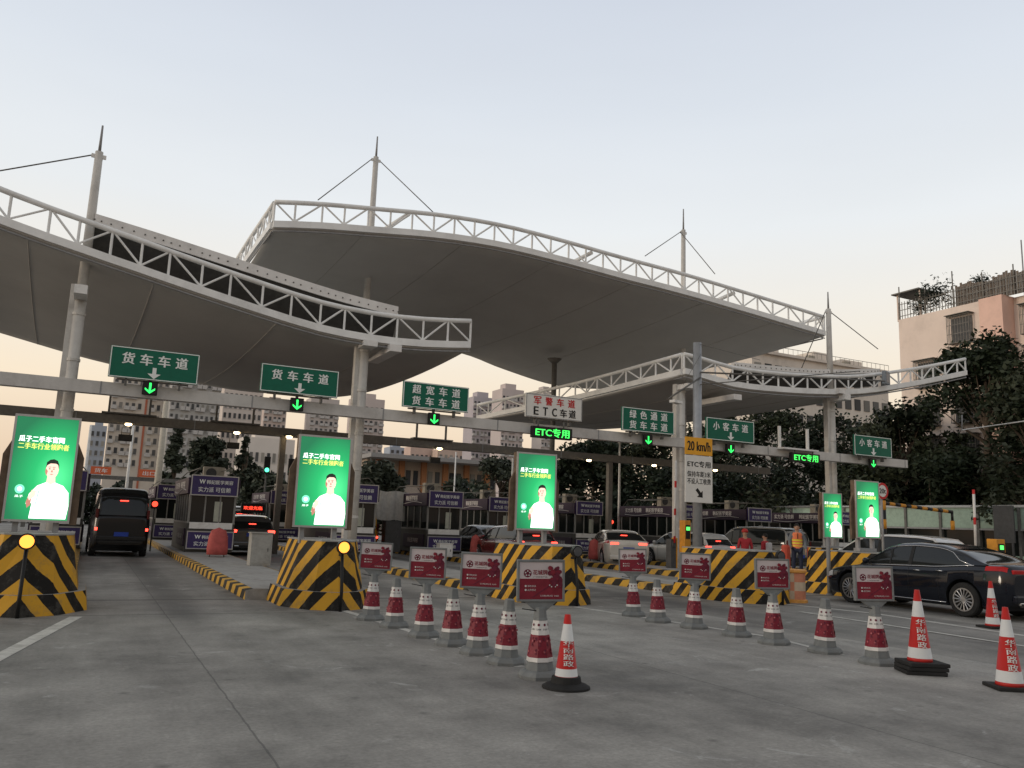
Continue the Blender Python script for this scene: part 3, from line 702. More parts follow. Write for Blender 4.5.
def billboard(W=.98, H=1.66, gap=.28):
    t = thing('led_billboard', '', 'billboard')
    zc = gap+H/2
    b = MB(); b.box((0, .075, zc), (W, .15, H), RUST, 0, .012)
    b.build('casing', t)
    for s in (-1, 1):
        b = MB(); x0, x1 = s*(W/2), s*(W/2+.11); za, zb2, zc2 = gap-.03, gap+H*.76, gap+H*.62
        f = [(x0, .06, za), (x1, .06, za), (x1, .06, zc2), (x0, .06, zb2)]; k_ = [(x, .12, z) for x, y, z in f]
        b.face(f, RUST); b.face(k_, RUST)
        for i in range(4): b.face([f[i], f[(i+1) % 4], k_[(i+1) % 4], k_[i]], RUST)
        b.build('side_wing', t)
    b = MB(); e = .035
    for s in (-1, 1):
        b.box((0, -.005, zc+s*(H/2-e/2)), (W, .03, e), SILV); b.box((s*(W/2-e/2), -.006, zc), (e, .03, H-2*e), SILV)
    b.build('frame', t)
    s_ = MB(); w2, h2 = W/2-e, H/2-e; flat(s_, [(-w2, -h2), (w2, -h2), (w2, h2), (-w2, h2)], 0, LEDG); sc_ = s_.build('screen', t); sc_.location = (0, -.004, zc)
    b = MB()
    text(b, '瓜子二手车官网', (-.06, -.004, h2*.57), W*.68, .095, LW, .03)
    text(b, '二手车行业领跑者', (-.02, -.004, h2*.43), W*.76, .095, LY, .03)
    b.build('lettering', sc_)
    b = MB()   # generic man in a white shirt, arms folded upward
    y = -.004
    flat(b, [(-.10, -h2+.02), (.38, -h2+.02), (.40, -.60), (.38, -.42), (.30, -.33), (.19, -.29), (.07, -.29), (-.04, -.34), (-.13, -.45), (-.16, -.58), (-.12, -.62), (-.08, -.55)], y, LW)
    b2 = y-.002
    flat(b, [(.07, -.29), (.08, -.20), (.18, -.20), (.19, -.29), (.13, -.32)], b2, LSK)
    disc(b, .13, -.12, .115, b2-.001, LSK, 20, .085)
    flat(b, [(.045, -.10), (.05, -.02), (.09, .015), (.14, .025), (.19, .005), (.215, -.05), (.215, -.11), (.20, -.05), (.17, -.035), (.10, -.035), (.06, -.06)], b2-.002, LHAIR)
    flat(b, [(.045, -.10), (.04, -.15), (.06, -.20), (.075, -.14)], b2-.002, LSK2)
    flat(b, [(-.16, -.56), (-.13, -.47), (-.09, -.50), (-.10, -.60), (-.14, -.64)], b2-.001, LSK2)
    flat(b, [(-.13, -.47), (-.10, -.40), (-.04, -.40), (-.05, -.48), (-.09, -.52)], b2-.001, LSK)
    for ex in (.095, .15): disc(b, ex, -.108, .007, b2-.004, LHAIR, 8, .013); flat(b, [(ex-.02, -.088), (ex+.02, -.086), (ex+.018, -.080), (ex-.018, -.081)], b2-.004, LHAIR)
    flat(b, [(.115, -.15), (.13, -.155), (.142, -.148), (.127, -.115)], b2-.004, LSK2); flat(b, [(.10, -.178), (.125, -.188), (.155, -.178), (.128, -.174)], b2-.004, LSK2)
    SHD = emat('screen_grey', (.55, .75, .66), 1.1)
    for q in (((-.02, -.40), (.00, -.41), (-.03, -.62), (-.045, -.60)), ((.27, -.42), (.285, -.42), (.30, -.66), (.29, -.66)), ((.08, -.31), (.13, -.345), (.18, -.31), (.13, -.33)), ((.05, -.55), (.20, -.50), (.21, -.512), (.06, -.56))): flat(b, list(q), b2-.003, SHD)
    flat(b, [(-.14, -.50), (-.10, -.44), (-.06, -.43), (-.05, -.46), (-.08, -.50), (-.12, -.54)], b2-.004, LSK)
    for v in b.b.verts: v.co.x = v.co.x*1.12+.0; v.co.z = -h2+.01+(v.co.z+h2-.01)*1.16
    b.build('printed_figure', sc_)
    b = MB(); disc(b, -.29, -.33, .07, y, LTEAL, 20); disc(b, -.29, -.33, .035, y-.002, LW, 12); text(b, '瓜子', (-.29, y, -.44), .12, .035, LW, .02); b.build('logo', sc_)
    for s in (-1, 1): MB().box((s*W*.3, .12, gap/2), (.08, .1, gap), GREY).build('leg', t)
    return t
bb = billboard(); used = False
for (px, py, Y, X, sc3, lb) in ((42.5, 468.5, 14.75, None, .985, 'largest glowing green screen, on the far left barrier'),
                          (323, 481.5, 15.1, None, 1.0, 'glowing green screen on the striped barrier beside the second lane'),
                          (536, 491.5, 15.9, None, 1.0, 'glowing green screen in the centre before the dark booths'),
                          (867.5, 509.5, 15.9, None, .93, 'rightmost glowing green screen, above the black sedan'),
                          (832.5, 515.5, 20.6, None, .92, 'narrow glowing green screen just left of the rightmost one')):
    p = atY(px, py, Y); H = 1.66*sc3
    o = place(bb, used, (p.x, Y, p.z-H/2-.28*sc3), 0, lb, 'green advertising screens on the barriers'); used = True; o.scale = (sc3*(.94 if px < 50 else 1), 1, sc3)
    q = MB()
    z0 = p.z-H/2-.28*sc3
    if z0 > 1.19: # plinth between barrier and screen legs
        q.box((0, .12, -(z0-1.18)/2/sc3), (.7, .2, (z0-1.18)/sc3), GREY); q.build('pedestal', o)

# ------------------------------------------------------------------ cones
def cone_text(mb, s, zc, hgt, rfun, ang, m, wid):
    n = len(s); ch = hgt/n
    for i, c_ in enumerate(s):
        me, W, H = text_mesh(c_, .02); z0 = zc+hgt/2-ch*(i+.5)
        for ex in (-.002, .002):
            cone_glyph(mb, me, W, H, z0, ch, wid, rfun, ang, m, ex)
def cone_glyph(mb, me, W, H, z0, ch, wid, rfun, ang, m, ex):
        t = bmesh.new(); t.from_mesh(me)
        for v in t.verts:
            z = z0+v.co.y/H*ch*.86; x = v.co.x/W*wid+ex; r_ = rfun(z)+.0035+ex*.3; a = ang+x/r_
            v.co = Vector((r_*math.cos(a), r_*math.sin(a), z))
        mb.merge(t, m)
POSTW = mat('poster_paper', (.50, .44, .44), .5, var=.06)
def board_on(t, z0):
    W, H = .51, .43; zc = z0+.10+H/2
    b = MB(); b.face([(-.05, -.02, z0), (.05, -.02, z0), (.17, -.02, z0+.10), (-.17, -.02, z0+.10)], CGREY); b.face([(-.05, .03, z0), (-.17, .03, z0+.10), (.17, .03, z0+.10), (.05, .03, z0)], CGREY)
    b.face([(-.05, -.02, z0), (-.17, -.02, z0+.1), (-.17, .03, z0+.1), (-.05, .03, z0)], CGREY); b.face([(.05, -.02, z0), (.05, .03, z0), (.17, .03, z0+.1), (.17, -.02, z0+.1)], CGREY)
    b.tube([(-.2, -.03, z0+.03), (.0, -.03, z0+.0)], .006, BLACK, 5)
    b.build('bracket', t)
    bd = MB(); bd.box((0, 0, zc), (W-.02, .045, H-.02), CGREY); bo = bd.build('sign_board', t)
    b = MB(); e = .024
    for s in (-1, 1):
        b.box((0, -.004, zc+s*(H/2-e/2)), (W, .065, e), CGREY, 0, .006); b.box((s*(W/2-e/2), -.004, zc), (e, .063, H-2*e), CGREY, 0, .004)
    b.build('frame', bo)
    b = MB(); w2, h2 = W/2-e, H/2-e; y = -.0255
    flat(b, [(-w2, zc+.02), (w2, zc+.02), (w2, zc+h2), (-w2, zc+h2)], y, POSTW); flat(b, [(-w2, zc-h2), (w2, zc-h2), (w2, zc+.02), (-w2, zc+.02)], y, MAROON)
    y -= .002
    disc(b, -.145, zc+.075, .042, y, MAROON2, 18)
    for i in range(5):
        a = math.pi/2+i*2*math.pi/5; disc(b, -.145+.024*math.cos(a), zc+.075+.024*math.sin(a), .0085, y-.002, CWHITE, 6)
    text(b, '花城牌', (-.01, y, zc+.085), .155, .05, MAROON, .03); text(b, '广州名优产品', (-.01, y, zc+.038), .15, .014, TXTK, .0)
    rnd = random.Random(3)
    for i in range(44):
        a = rnd.random(); disc(b, .085+.115*rnd.random()+.02*a, zc+.135-.19*a, .012+.018*rnd.random(), y-.001-.0003*i, MAROON2 if i % 3 else MAROON, 7)
    b.face([(.17, y-.001, zc+.1), (.175, y-.001, zc+.1), (.185, y-.001, zc+.15), (.178, y-.001, zc+.15)], MAROON2)
    for i in range(5): disc(b, .09+.02*i, zc-.045-.015*(i % 2), .008, y-.012, CWHITE, 6)
    flat(b, [(-.1, zc-.17), (-.08, zc-.17), (.14, zc-.03), (.13, zc-.02)], y, MAROON2)
    text(b, '绿色食品', (-.10, y, zc-.055), .09, .02, CWHITE, .0); text(b, '品质保证', (-.10, y, zc-.095), .09, .02, CWHITE, .0)
    disc(b, -.165, zc-.055, .011, y, CWHITE, 8); disc(b, -.165, zc-.095, .011, y, CWHITE, 8)
    text(b, '订购热线 020', (.09, y, zc-.155), .2, .018, CWHITE, .0)
    b.build('poster', bo)
def grey_cone(board):
    t = thing('traffic_cone', '', 'traffic cone')
    b = MB(); r8 = R(22.5)
    b.lathe([(.225, 0), (.23, .035), (.20, .07), (.165, .085)], CGREY, 8, rot=r8); b.build('base', t)
    b = MB(); b.lathe([(.15, .085), (.130, .18), (.066, .56), (.064, .575), (.078, .578), (.074, .60), (.070, .602), (.060, .70), (.045, .71)], CGREY, 8, rot=r8); b.build('body', t)
    b = MB(); b.lathe([(.142, .17), (.138, .21), (.136, .212), (.098, .435), (.097, .437), (.074, .58)], CWHITE, 8, rot=r8, mats=[CWHITE, CWHITE, MAROON, CWHITE, CWHITE])
    for a in (-112.5, -67.5, -22.5, -157.5):
        rf = lambda z: (.136-(z-.212)/.4*.068)*math.cos(R(22.5))
        a_ = R(a)
        me, W, H = text_mesh('花城牌', .02); tt = bmesh.new(); tt.from_mesh(me)
        for v in tt.verts: v.co = Vector((v.co.x/W*.05, 0, .49+v.co.y/H*.02))
        mt_ = Matrix.Rotation(a_+math.pi/2, 4, 'Z') @ Matrix.Translation((0, -.089, 0)); b.merge(tt, TXTK, False, mt_)
        tt = bmesh.new(); bmesh.ops.create_circle(tt, cap_ends=True, radius=.014, segments=10)
        b.merge(tt, MAROON2, False, Matrix.Rotation(a_+math.pi/2, 4, 'Z') @ Matrix.Translation((0, -.082, .535)) @ Matrix.Rotation(R(80), 4, 'X'))
        rnd = random.Random(5)
        for i in range(12):
            tt = bmesh.new(); bmesh.ops.create_circle(tt, cap_ends=True, radius=.006+.010*rnd.random(), segments=6)
            z = .25+.17*rnd.random(); b.merge(tt, MAROON3 if i % 4 == 0 else MAROON2, False, Matrix.Rotation(a_+math.pi/2, 4, 'Z') @ Matrix.Translation((-.03+.06*rnd.random(), -(.136-(z-.212)/.238*.041)*.93-.006, z)) @ Matrix.Rotation(R(80), 4, 'X'))
    b.build('sleeve', t)
    if board: board_on(t, .665)
    return t
proto = {0: grey_cone(False), 1: grey_cone(True)}; usedc = {0: False, 1: False}
rowA = [(370.5, 619.7, 1, 'grey sleeved cone with a poster board, farthest of the left row'), (394, 627, 0, 'second cone of the left row, no board, touching the farthest poster cone'),
        (423.5, 636.7, 1, 'poster board cone third in the left row, behind two shorter cones'), (451.7, 645, 0, 'boardless grey cone between the third and fifth cones of the left row'),
        (477, 653.5, 1, 'poster board cone fifth in the left row, left of the middle barrier'), (505.6, 663.3, 0, 'boardless grey cone just left of the nearest poster board cone'),
        (539.6, 677.5, 1, 'nearest and largest poster board cone, beside the round-based red cone')]
rowB = [(633.5, 616, 1, 'poster board cone farthest along the right row, before the white sedan'), (658, 622, 0, 'boardless grey cone second in the right row'),
        (693.8, 628, 1, 'poster board cone in line below the speed sign pole'), (736.7, 636, 0, 'boardless grey cone in front of the long striped barrier'),
        (774, 643.8, 1, 'poster board cone left of the checkered orange barrel'), (825, 652.5, 0, 'boardless grey cone between the barrel and the black sedan'),
        (877.5, 664, 1, 'poster board cone right in front of the black sedan door')]
rnd = random.Random(11)
for i, (px, py, bd, lb) in enumerate(rowA+rowB):
    p = ground(px, py); k_ = {0: 1.0, 1: 1.0}[bd]
    o = place(proto[bd], usedc[bd], (p.x, p.y, 0.0), R(-19)+R(rnd.uniform(-9, 9)) - (R(6) if i > 6 else 0), lb, 'grey cones with maroon sleeves'); usedc[bd] = True; o.rotation_euler = (R(rnd.uniform(-1.2, 1.2)), R(rnd.uniform(-1.8, 1.8)), o.rotation_euler[2])
def red_cone(h, rb, kind):
    t = thing('traffic_cone', '', 'traffic cone'); z0 = .04 if kind != 'stack' else .14
    b = MB()
    if kind == 'round': b.lathe([(.235, 0), (.235, .02), (.20, .04), (.15, .055), (.14, .11), (.12, .115)], RUBBER, 28); z0 = .10
    elif kind == 'stack':
        for i in range(3): b.box((.008*i, -.006*i, .024+.047*i), (.46, .42, .044), RUBBER, R(3*i), .01)
    else: b.box((0, 0, .02), (.40, .40, .04), RUBBER, 0, .012)
    b.build('base', t)
    H = h-z0; rt = .028
    rf = lambda z: rb+(rt-rb)*(z-z0)/H
    zz = [0, .045, .19, .62, .84, 1.0]; mats = [CRED, CREFL, CRED, CREFL, CRED]
    if kind == 'round': zz = [0, .03, .15, .58, .85, 1.0]
    b = MB(); pr = []; mm = []
    for i in range(5):
        pr += [(rf(z0+zz[i]*H), z0+zz[i]*H), (rf(z0+zz[i+1]*H), z0+zz[i+1]*H)]; mm += [mats[i]]
        if i < 4: mm += [mats[i]]
    b.lathe(pr, CRED, 32, mats=mm, smooth=True); b.build('body', t)
    b = MB(); cone_text(b, '华南路政', z0+H*.39, H*.41, rf, R(-90-2), CREFL, .105); b.build('lettering', t)
    return t
for (px, py, h, rb, kind, lb, rz) in ((566, 688, .695, .115, 'round', 'red and white cone with a round black base in the middle foreground', -16),
                                      (920.5, 673, .955, .14, 'stack', 'red and white cone standing on a stack of black bases', -32),
                                      (1010, 689, .855, .14, 'flat', 'red and white cone at the right edge, nearest the camera', -32),
                                      (993, 628, .84, .13, 'flat', 'small red and white cone close to the rear wheel of the black sedan', -14)):
    p = ground(px, py); o = red_cone(h, rb, kind); o.location = (p.x, p.y, 0); o.rotation_euler = (0, 0, R(rz)); o['label'] = lb; o['group'] = 'red and white road cones'

# ------------------------------------------------------------------ checkered barrel, bollards, posts, cabinets
PINKC = mat('barrel_pink', (.60, .24, .14), .5, var=.12, dirt=.3); BARW = mat('barrel_cream', (.58, .46, .33), .5, var=.1, dirt=.3); BARO = mat('barrel_orange', (.70, .33, .08), .5, var=.1, dirt=.3)
p = ground(794, 602); t = thing('water_barrel', 'checkered orange and cream plastic barrel between the barrier and the sedan', 'barrel', (p.x, p.y, 0), R(-42))
b = MB(); b.lathe([(.31, 0), (.31, .06), (.27, .075)], BARO, 20); b.build('base', t)
b = MB(); seg = 16
for j in range(3):
    for q in range(seg):
        a0, a1 = 2*math.pi*q/seg, 2*math.pi*(q+1)/seg; r0_, z0_, z1_ = .265, .07+.2*j, .07+.2*(j+1)
        b.face([(r0_*math.cos(a0), r0_*math.sin(a0), z0_), (r0_*math.cos(a1), r0_*math.sin(a1), z0_), (r0_*math.cos(a1), r0_*math.sin(a1), z1_), (r0_*math.cos(a0), r0_*math.sin(a0), z1_)], PINKC if (j+q//4) % 2 else BARW)
b.build('body', t)
b = MB(); b.lathe([(.275, .67), (.30, .69), (.30, .74), (.26, .755), (.1, .758)], BARO, 20); b.build('lid', t)
def bollard(px, py, h, lb):
    p = ground(px, py); t = thing('bollard', lb, 'bollard', (p.x, p.y, 0), 0, 'red bollards behind the barrel')
    MB().lathe([(.26, 0), (.26, .10), (.16, .16)], RUBBER, 12).build('base', t)
    MB().lathe([(.13, .12), (.13, h-.06), (.10, h)], mat('bollard_red', (.45, .07, .04), .55, dirt=.3), 12).build('post', t)
bollard(786.5, 588, 1.25, 'red bollard to the left of the worker in a vest'); bollard(811.5, 579, 1.15, 'red bollard with black foot right of the worker')
def post(px, py, z, h, r, m, lb, name='post', cat='post'):
    p = ground(px, py, z); t = thing(name, lb, cat, (p.x, p.y, z))
    MB().tube([(0, 0, 0), (0, 0, h)], r, m, 12).build('shaft', t); MB().lathe([(r*1.6, 0), (r*1.6, .03), (r, .04)], m, 12).build('base_plate', t); MB().lathe([(r*1.08, h), (r*.6, h+.03)], m, 12).build('cap', t)
    return t
post(829.5, 595, .0, 1.5, .055, mat('post_grey', (.20, .20, .20), .6), 'short grey post in front of the narrow green screen')
post(487.5, 558, .2, 1.15, .10, GREY, 'grey steel post left of the centre screen among the booths')
def cabinet(px, py, z, W, D, H, m, lb, name='cabinet', lid=True, vent=True):
    p = ground(px, py, z); t = thing(name, lb, 'cabinet', (p.x, p.y+D/2, z))
    MB().box((0, 0, H/2), (W, D, H), m, 0, .015).build('case', t)
    b = MB(); b.box((0, 0, H+.015), (W+.05, D+.05, .03), m, 0, .005); b.build('lid', t)
    b = MB(); b.box((0, -D/2-.006, H*.48), (W*.82, .012, H*.82), m, 0, .003); d = b.build('door', t)
    b = MB(); b.box((W*.3, -D/2-.022, H*.5), (.02, .02, .09), DSTEEL); b.build('handle', d)
    return t
cabinet(260, 566, .2, .56, .45, .86, mat('cabinet_beige', (.34, .33, .30), .6, dirt=.4), 'grey metal cabinet on the island left of the second screen')
cabinet(446, 557, .2, .55, .4, .50, WHITE, 'low white cabinet in front of the booth behind the third poster board')
cabinet(392, 552, .2, .7, .5, 1.3, DGREY, 'tall dark cabinet beneath hanging white sheets near the yellow van')
REDC = mat('red_cover', (.42, .09, .08), .75, var=.2, bump=.4)
for (px, py, W, H, lb) in ((216.5, 557, .62, .92, 'faded red hooded cover standing in front of the leftmost booth'), (475, 557, .45, .9, 'red hooded cover between booths left of the centre screen'), (594, 561, .5, .9, 'red hooded cover behind the unlit barrier, left of the white sedan')):
    p = ground(px, py, .2); t = thing('covered_extinguisher', lb, 'cover', (p.x, p.y, .2), 0, 'red covers standing before the booths')
    b = MB(); b.lathe([(.50, .08), (.52, .3), (.47, .68), (.36, .9), (.0, 1.0)], REDC, 14, smooth=True)
    for v in b.b.verts: v.co.x *= W; v.co.y *= W*.7; v.co.z *= H
    b.build('cloth', t)
    b = MB()
    for s in (-1, 1): b.tube([(s*W*.35, 0, 0), (s*W*.35, 0, .12)], .02, DSTEEL, 6)
    b.build('stand', t)
# ------------------------------------------------------------------ speed sign pole with long arms
p = ground(697.5, 577); Yp = p.y
t = thing('sign_pole', 'tall grey pole with the yellow 20 km/h plate and white ETC board', 'sign', (p.x, Yp, 0))
top = atY(697.5, 343, Yp).z; dpx = (Vector((p.x, Yp, 0))-CAM).dot(f_)/FPX
MB().tube([(0, 0, 0), (0, 0, top)], [.17, .15], mat('galvanised', (.33, .34, .35), .4, .4, var=.12), 16).build('shaft', t)
def rp_(px, py, dy=0): return atY(px, py, Yp+dy)-Vector((p.x, Yp, 0))
b = MB(); b.tube([(0, -.18, rp_(697, 373).z), rp_(885, 381, 0)], .035, DSTEEL, 6); b.tube([(0, -.18, rp_(697, 385).z), rp_(860, 371)], .02, DSTEEL, 6)
b.tube([(0, -.18, rp_(697, 378).z), rp_(668, 399, -.6)], .03, DSTEEL, 6); b.build('arm', t)
b = MB(); b.box(rp_(676, 402, -.7), (.5, .22, .1), WHITE, R(20), .02); b.build('lamp_head', t)
b = MB(); b.tube([(0, -.15, rp_(697, 345).z), rp_(760, 360)], .008, DSTEEL, 4); b.tube([(0, -.2, rp_(697, 355).z), rp_(683, 385)], .008, DSTEEL, 4); b.build('wire', t)
a, c = rp_(685, 447, -.22), rp_(712, 447, -.22); W = c.x-a.x; xc = (a.x+c.x)/2
zt, zm, zb = rp_(699, 437.5, -.22).z, rp_(699, 455.5, -.22).z, rp_(699, 503, -.22).z
s1 = MB(); s1.box((xc, -.22, (zt+zm)/2), (W, .04, zt-zm-.02), YELS, 0, .008); s1 = s1.build('speed_plate', t)
b = MB(); text(b, '20 km/h', (xc, -.243, (zt+zm)/2), W*.84, (zt-zm)*.52, TXTK, .04); b.build('lettering', s1)
s2 = MB(); s2.box((xc, -.22, (zm+zb)/2), (W*1.0, .04, zm-zb-.02), SWHITE, 0, .008); s2 = s2.build('notice_board', t)
H = zm-zb; b = MB()
text(b, 'ETC专用', (xc, -.243, zm-H*.19), W*.84, H*.13, TXTK, .055); text(b, '保持车距3米', (xc, -.243, zm-H*.40), W*.86, H*.12, TXTK, .028); text(b, '不设人工收费', (xc, -.243, zm-H*.55), W*.86, H*.12, TXTK, .028)
ax, az, s = xc+W*.02, zm-H*.80, H*.2
def rot45(pts): return [(ax+(x*math.cos(R(42))-z*math.sin(R(42))), az+(x*math.sin(R(42))+z*math.cos(R(42)))) for x, z in pts]
flat(b, rot45([(-.18*s, .6*s), (-.18*s, -.05*s), (.18*s, -.05*s), (.18*s, .6*s)]), -.243, TXTK); flat(b, rot45([(-.5*s, -.05*s), (0, -.6*s), (.5*s, -.05*s)]), -.243, TXTK)
b.build('lettering', s2)
# round limit sign right
p = atY(911.5*.0+882.5, 491, 16.6); t = thing('round_sign', 'round red rimmed 20t limit sign beside the rightmost screen', 'sign', (p.x, 16.6, 0))
b = MB(); b.lathe([(.0, 0), (.235, .0), (.235, .02)], SWHITE, 28, (0, 0, p.z), axis='Y'); b.build('plate', t)
b = MB(); n = 28
for i in range(n):
    a0, a1 = 2*math.pi*i/n, 2*math.pi*(i+1)/n; b.face([(.17*math.cos(a0), -.004, p.z+.17*math.sin(a0)), (.17*math.cos(a1), -.004, p.z+.17*math.sin(a1)), (.235*math.cos(a1), -.004, p.z+.235*math.sin(a1)), (.235*math.cos(a0), -.004, p.z+.235*math.sin(a0))], TXTR)
text(b, '20t', (0, -.006, p.z), .26, .14, TXTK, .03); b.build('lettering', t)
b = MB(); b.tube([(0, .05, 0), (0, .05, p.z+.2)], .035, GREY, 8); b.build('post', t)
# ------------------------------------------------------------------ boom gates and ticket machines
OR2 = mat('machine_orange', (.62, .27, .03), .5, dirt=.3)
def boom(px, py, z, H, lb):
    p = ground(px, py, z); t = thing('boom_gate', lb, 'boom gate', (p.x, p.y, z), 0, 'raised red and white boom gates')
    MB().box((0, 0, .52), (.24, .30, 1.04), DGREY, 0, .02).build('housing', t); MB().box((.14, -.02, .54), (.05, .3, 1.1), OR2, 0, .01).build('side_panel', t)
    MB().tube([(0, -.2, .9), (.05, -.2, H)], .042, RW, 8).build('arm', t)
    MB().box((0, -.17, .86), (.14, .06, .2), DGREY).build('clamp', t)
boom(671, 568, .2, 3.9, 'raised red and white boom on an orange box left of the speed sign')
boom(972, 583, .2, 3.05, 'raised red and white boom gate before the green wall')
def machine(px, py, z, H, lb, c=OR2, mw=.42):
    p = ground(px, py, z); t = thing('ticket_machine', lb, 'machine', (p.x, p.y, z), 0, 'orange lane machines')
    MB().box((0, .15, H/2), (mw, .34, H), c, 0, .02).build('case', t)
    MB().box((0, -.025, H*.75), (mw*.72, .02, H*.3), BLACK).build('screen', t); b = MB(); b.box((0, -.04, H*.82), (.16, .02, .13), emat('green_light', (.1, 1, .15), 1.6)); b.build('indicator', t)
    b = MB(); b.box((0, -.03, H*.4), (.24, .02, .1), DGREY); b.build('ticket_slot', t)
machine(687.5, 567, .2, 1.75, 'orange lane machine with a green light behind the speed sign pole', OR2, .28); machine(1003, 586, .2, 1.45, 'orange lane machine at the right edge with a small green display')
# striped height arm on the right
t0_ = atY(883, 503, 22); t1_ = atY(952, 512, 22)
t = thing('striped_arm', 'yellow and black height arm stretching over the white car at right', 'barrier arm', (t0_.x, 22, 0))
b = MB(); n = 13
for i in range(n):
    a, c = t0_.lerp(t1_, i/n), t0_.lerp(t1_, (i+1)/n); b.tube([(a.x-t0_.x, 0, a.z), (c.x-t0_.x, 0, c.z)], .07, OR2 if i % 2 else BLACK, 8)
b.build('arm', t)
b = MB(); dx = t1_.x-t0_.x; b.tube([(dx, 0, t1_.z), (dx, 0, t1_.z-.35)], .05, BLACK, 6); b.tube([(dx, 0, t1_.z-.35), (dx, 0, t1_.z-.7)], .08, OR2, 6); b.build('hanging_rod', t)
b = MB(); b.tube([(0, 0, 0), (0, 0, t0_.z)], .1, BLACK, 8)
for i in range(4): b.tube([(0, 0, .5+i*.7), (0, 0, .85+i*.7)], .104, OR2, 8)
b.build('post', t)

# ------------------------------------------------------------------ booths
BW = mat('booth_metal', (.07, .068, .062), .5, var=.2, dirt=.3)
def front_sign(mb_parent, W, H, z, y):
    b = MB(); b.box((0, y, z), (W, .10, H), PURP, 0, .01); s = b.build('sign_panel', mb_parent)
    b = MB(); e = .035
    for q in (-1, 1): b.box((0, y-.054, z+q*(H/2-e/2)), (W, .014, e), SILV); b.box((q*(W/2-e/2), y-.053, z), (e, .014, H-2*e), SILV)
    b.build('frame', s)
    b = MB(); text(b, '韩妃医学美容', (W*.10, y-.056, z+H*.17), W*.56, H*.20, TXTW, .02); text(b, 'W', (-W*.27, y-.056, z+H*.18), W*.12, H*.2, TXTW, .05)
    text(b, '实力派 可信赖', (0, y-.056, z-H*.20), W*.68, H*.25, TXTW, .01); b.build('lettering', s)
def booth(label, X, Y, acs=True, W=1.6, L=5.0):
    t = thing('toll_booth', label, 'toll booth', (X, Y, .2), 0, 'toll booths on the islands')
    b = MB(); b.box((0, L/2, .5), (W, L, 1.0), BW, 0, .01); b.build('base_wall', t)
    b = MB(); b.box((0, L/2, 1.5), (W-.08, L-.08, 1.0), BGLASS); b.build('glazing', t)
    b = MB()
    MUL = mat('mullion_grey', (.24, .235, .22), .5, dirt=.3)
    for x in (-W/2+.04, W/2-.04):
        n = 6
        for i in range(n+1): b.box((x, .04+(L-.08)*i/n, 1.5), (.07, .07, 1.0), MUL)
        b.box((x*1.0, L/2, 1.02), (.09, L, .06), MUL)
    for x in (-.25, .25): b.box((x, .02, 1.5), (.05, .05, 1.0), MUL)
    b.build('mullions', t)
    MB().box((W*.12, .012, 1.42), (W*.16, .03, .7), mat('pale_blind', (.42, .43, .36), .7)).build('blind', t)
    b = MB(); b.box((0, L/2, 2.3), (W+.16, L+.1, .56), BROWN, 0, .01); r_ = b.build('roof', t)
    for s in (-1, 1):
        b = MB(); f_s = '-X' if s < 0 else '+X'; x = s*(W/2+.085)
        text(b, '韩妃医学美容', (x, L*.36, 2.36), 1.5, .24, mat('pale_letter', (.75, .72, .70), .5), .02, f_s); text(b, '实力派 可信赖', (x, L*.74, 2.36), 1.5, .24, mat('pale_letter', (.75, .72, .70), .5), .01, f_s)
        pts = [Vector((x+s*.004, L*(.1+.8*i/16), 2.14+.06*math.sin(i/16*math.pi*2))) for i in range(17)]; b.tube(pts, .012, mat('pale_letter', (.75, .72, .70), .5), 4)
        b.build('fascia_lettering', r_)
    for s in (-1, 1):
        MB().box((s*(W/2+.03), L*.30, .5), (.05, L*.5, .6), BROWN, 0, .01).build('side_board', t)
        b = MB(); text(b, '韩妃医学美容', (s*(W/2+.058), L*.30, .52), 1.3, .2, mat('pale_letter', (.75, .72, .70), .5), .01, '-X' if s < 0 else '+X'); b.build('lettering', t.children[-1])
    front_sign(t, W*1.0, .72, 2.32, -.10); front_sign(t, W*.98, .62, .42, -.12)
    MB().box((0, -.02, .92), (W*.9, .06, .22), WHITE).build('sill_panel', t)
    if acs:
        b = MB(); b.box((.2, L*.45, 2.85), (.75, .35, .5), mat('ac_beige', (.36, .33, .27), .6, dirt=.4), 0, .02); a_ = b.build('air_conditioner', t)
        b = MB(); b.lathe([(.19, 0), (.19, .02)], DGREY, 16, (.1, L*.45-.19, 2.86), axis='Y'); b.build('fan_grille', a_)
        b = MB(); b.box((.2, L*.45, 2.59), (.7, .4, .03), DSTEEL); b.build('stand', a_)
    b = MB(); 
    for x in (-W/2, W/2): b.tube([(x, .2, 2.6), (x*.6, .2, 2.95), (x*.6, L-.2, 2.95), (x, L-.2, 2.6)], .02, DSTEEL, 5)
    b.build('roof_rail', t)
    b = MB(); b.box((-.3, .9, 1.35), (.35, .3, .28), BLACK, 0, .02); b.box((.25, 1.6, 1.3), (.3, .5, .5), BW); b.build('console', t)
    return t
bl = ['toll booth with two purple signs beside the dark van lane', 'toll booth right of the second green screen', 'toll booth above the third and fourth poster cones, under the oversize lane sign', 'toll booth partly behind the centre green screen', 'toll booth behind the white sedan with the small purple sign', 'toll booth behind the speed sign pole', 'toll booth behind the red helmeted workers', 'toll booth partly behind the two rightmost screens']
for i, (px, X) in enumerate(((221, 3.95), (363, 9.3), (450, 13.9), (507, 18.6), (592, 23.2), (691, 27.5), (760, 31.7), (848, 36.7))):
    Y = X/math.tan(HEAD+math.atan((px-512)/FPX*math.cos(0)))*1.0
    Y = Y*1.0
    booth(bl[i], X, Y, i not in (1,), 1.6 if i != 5 else 1.45)
booth('toll booth on the far left island behind the van', -.9, 33)
booth('farther toll booth seen between the black van and the leftmost signed booth', 3.75, 44.5, False)
booth('farther toll booth behind the grey cabinet, left of the second green screen', 9.3, 45, True)
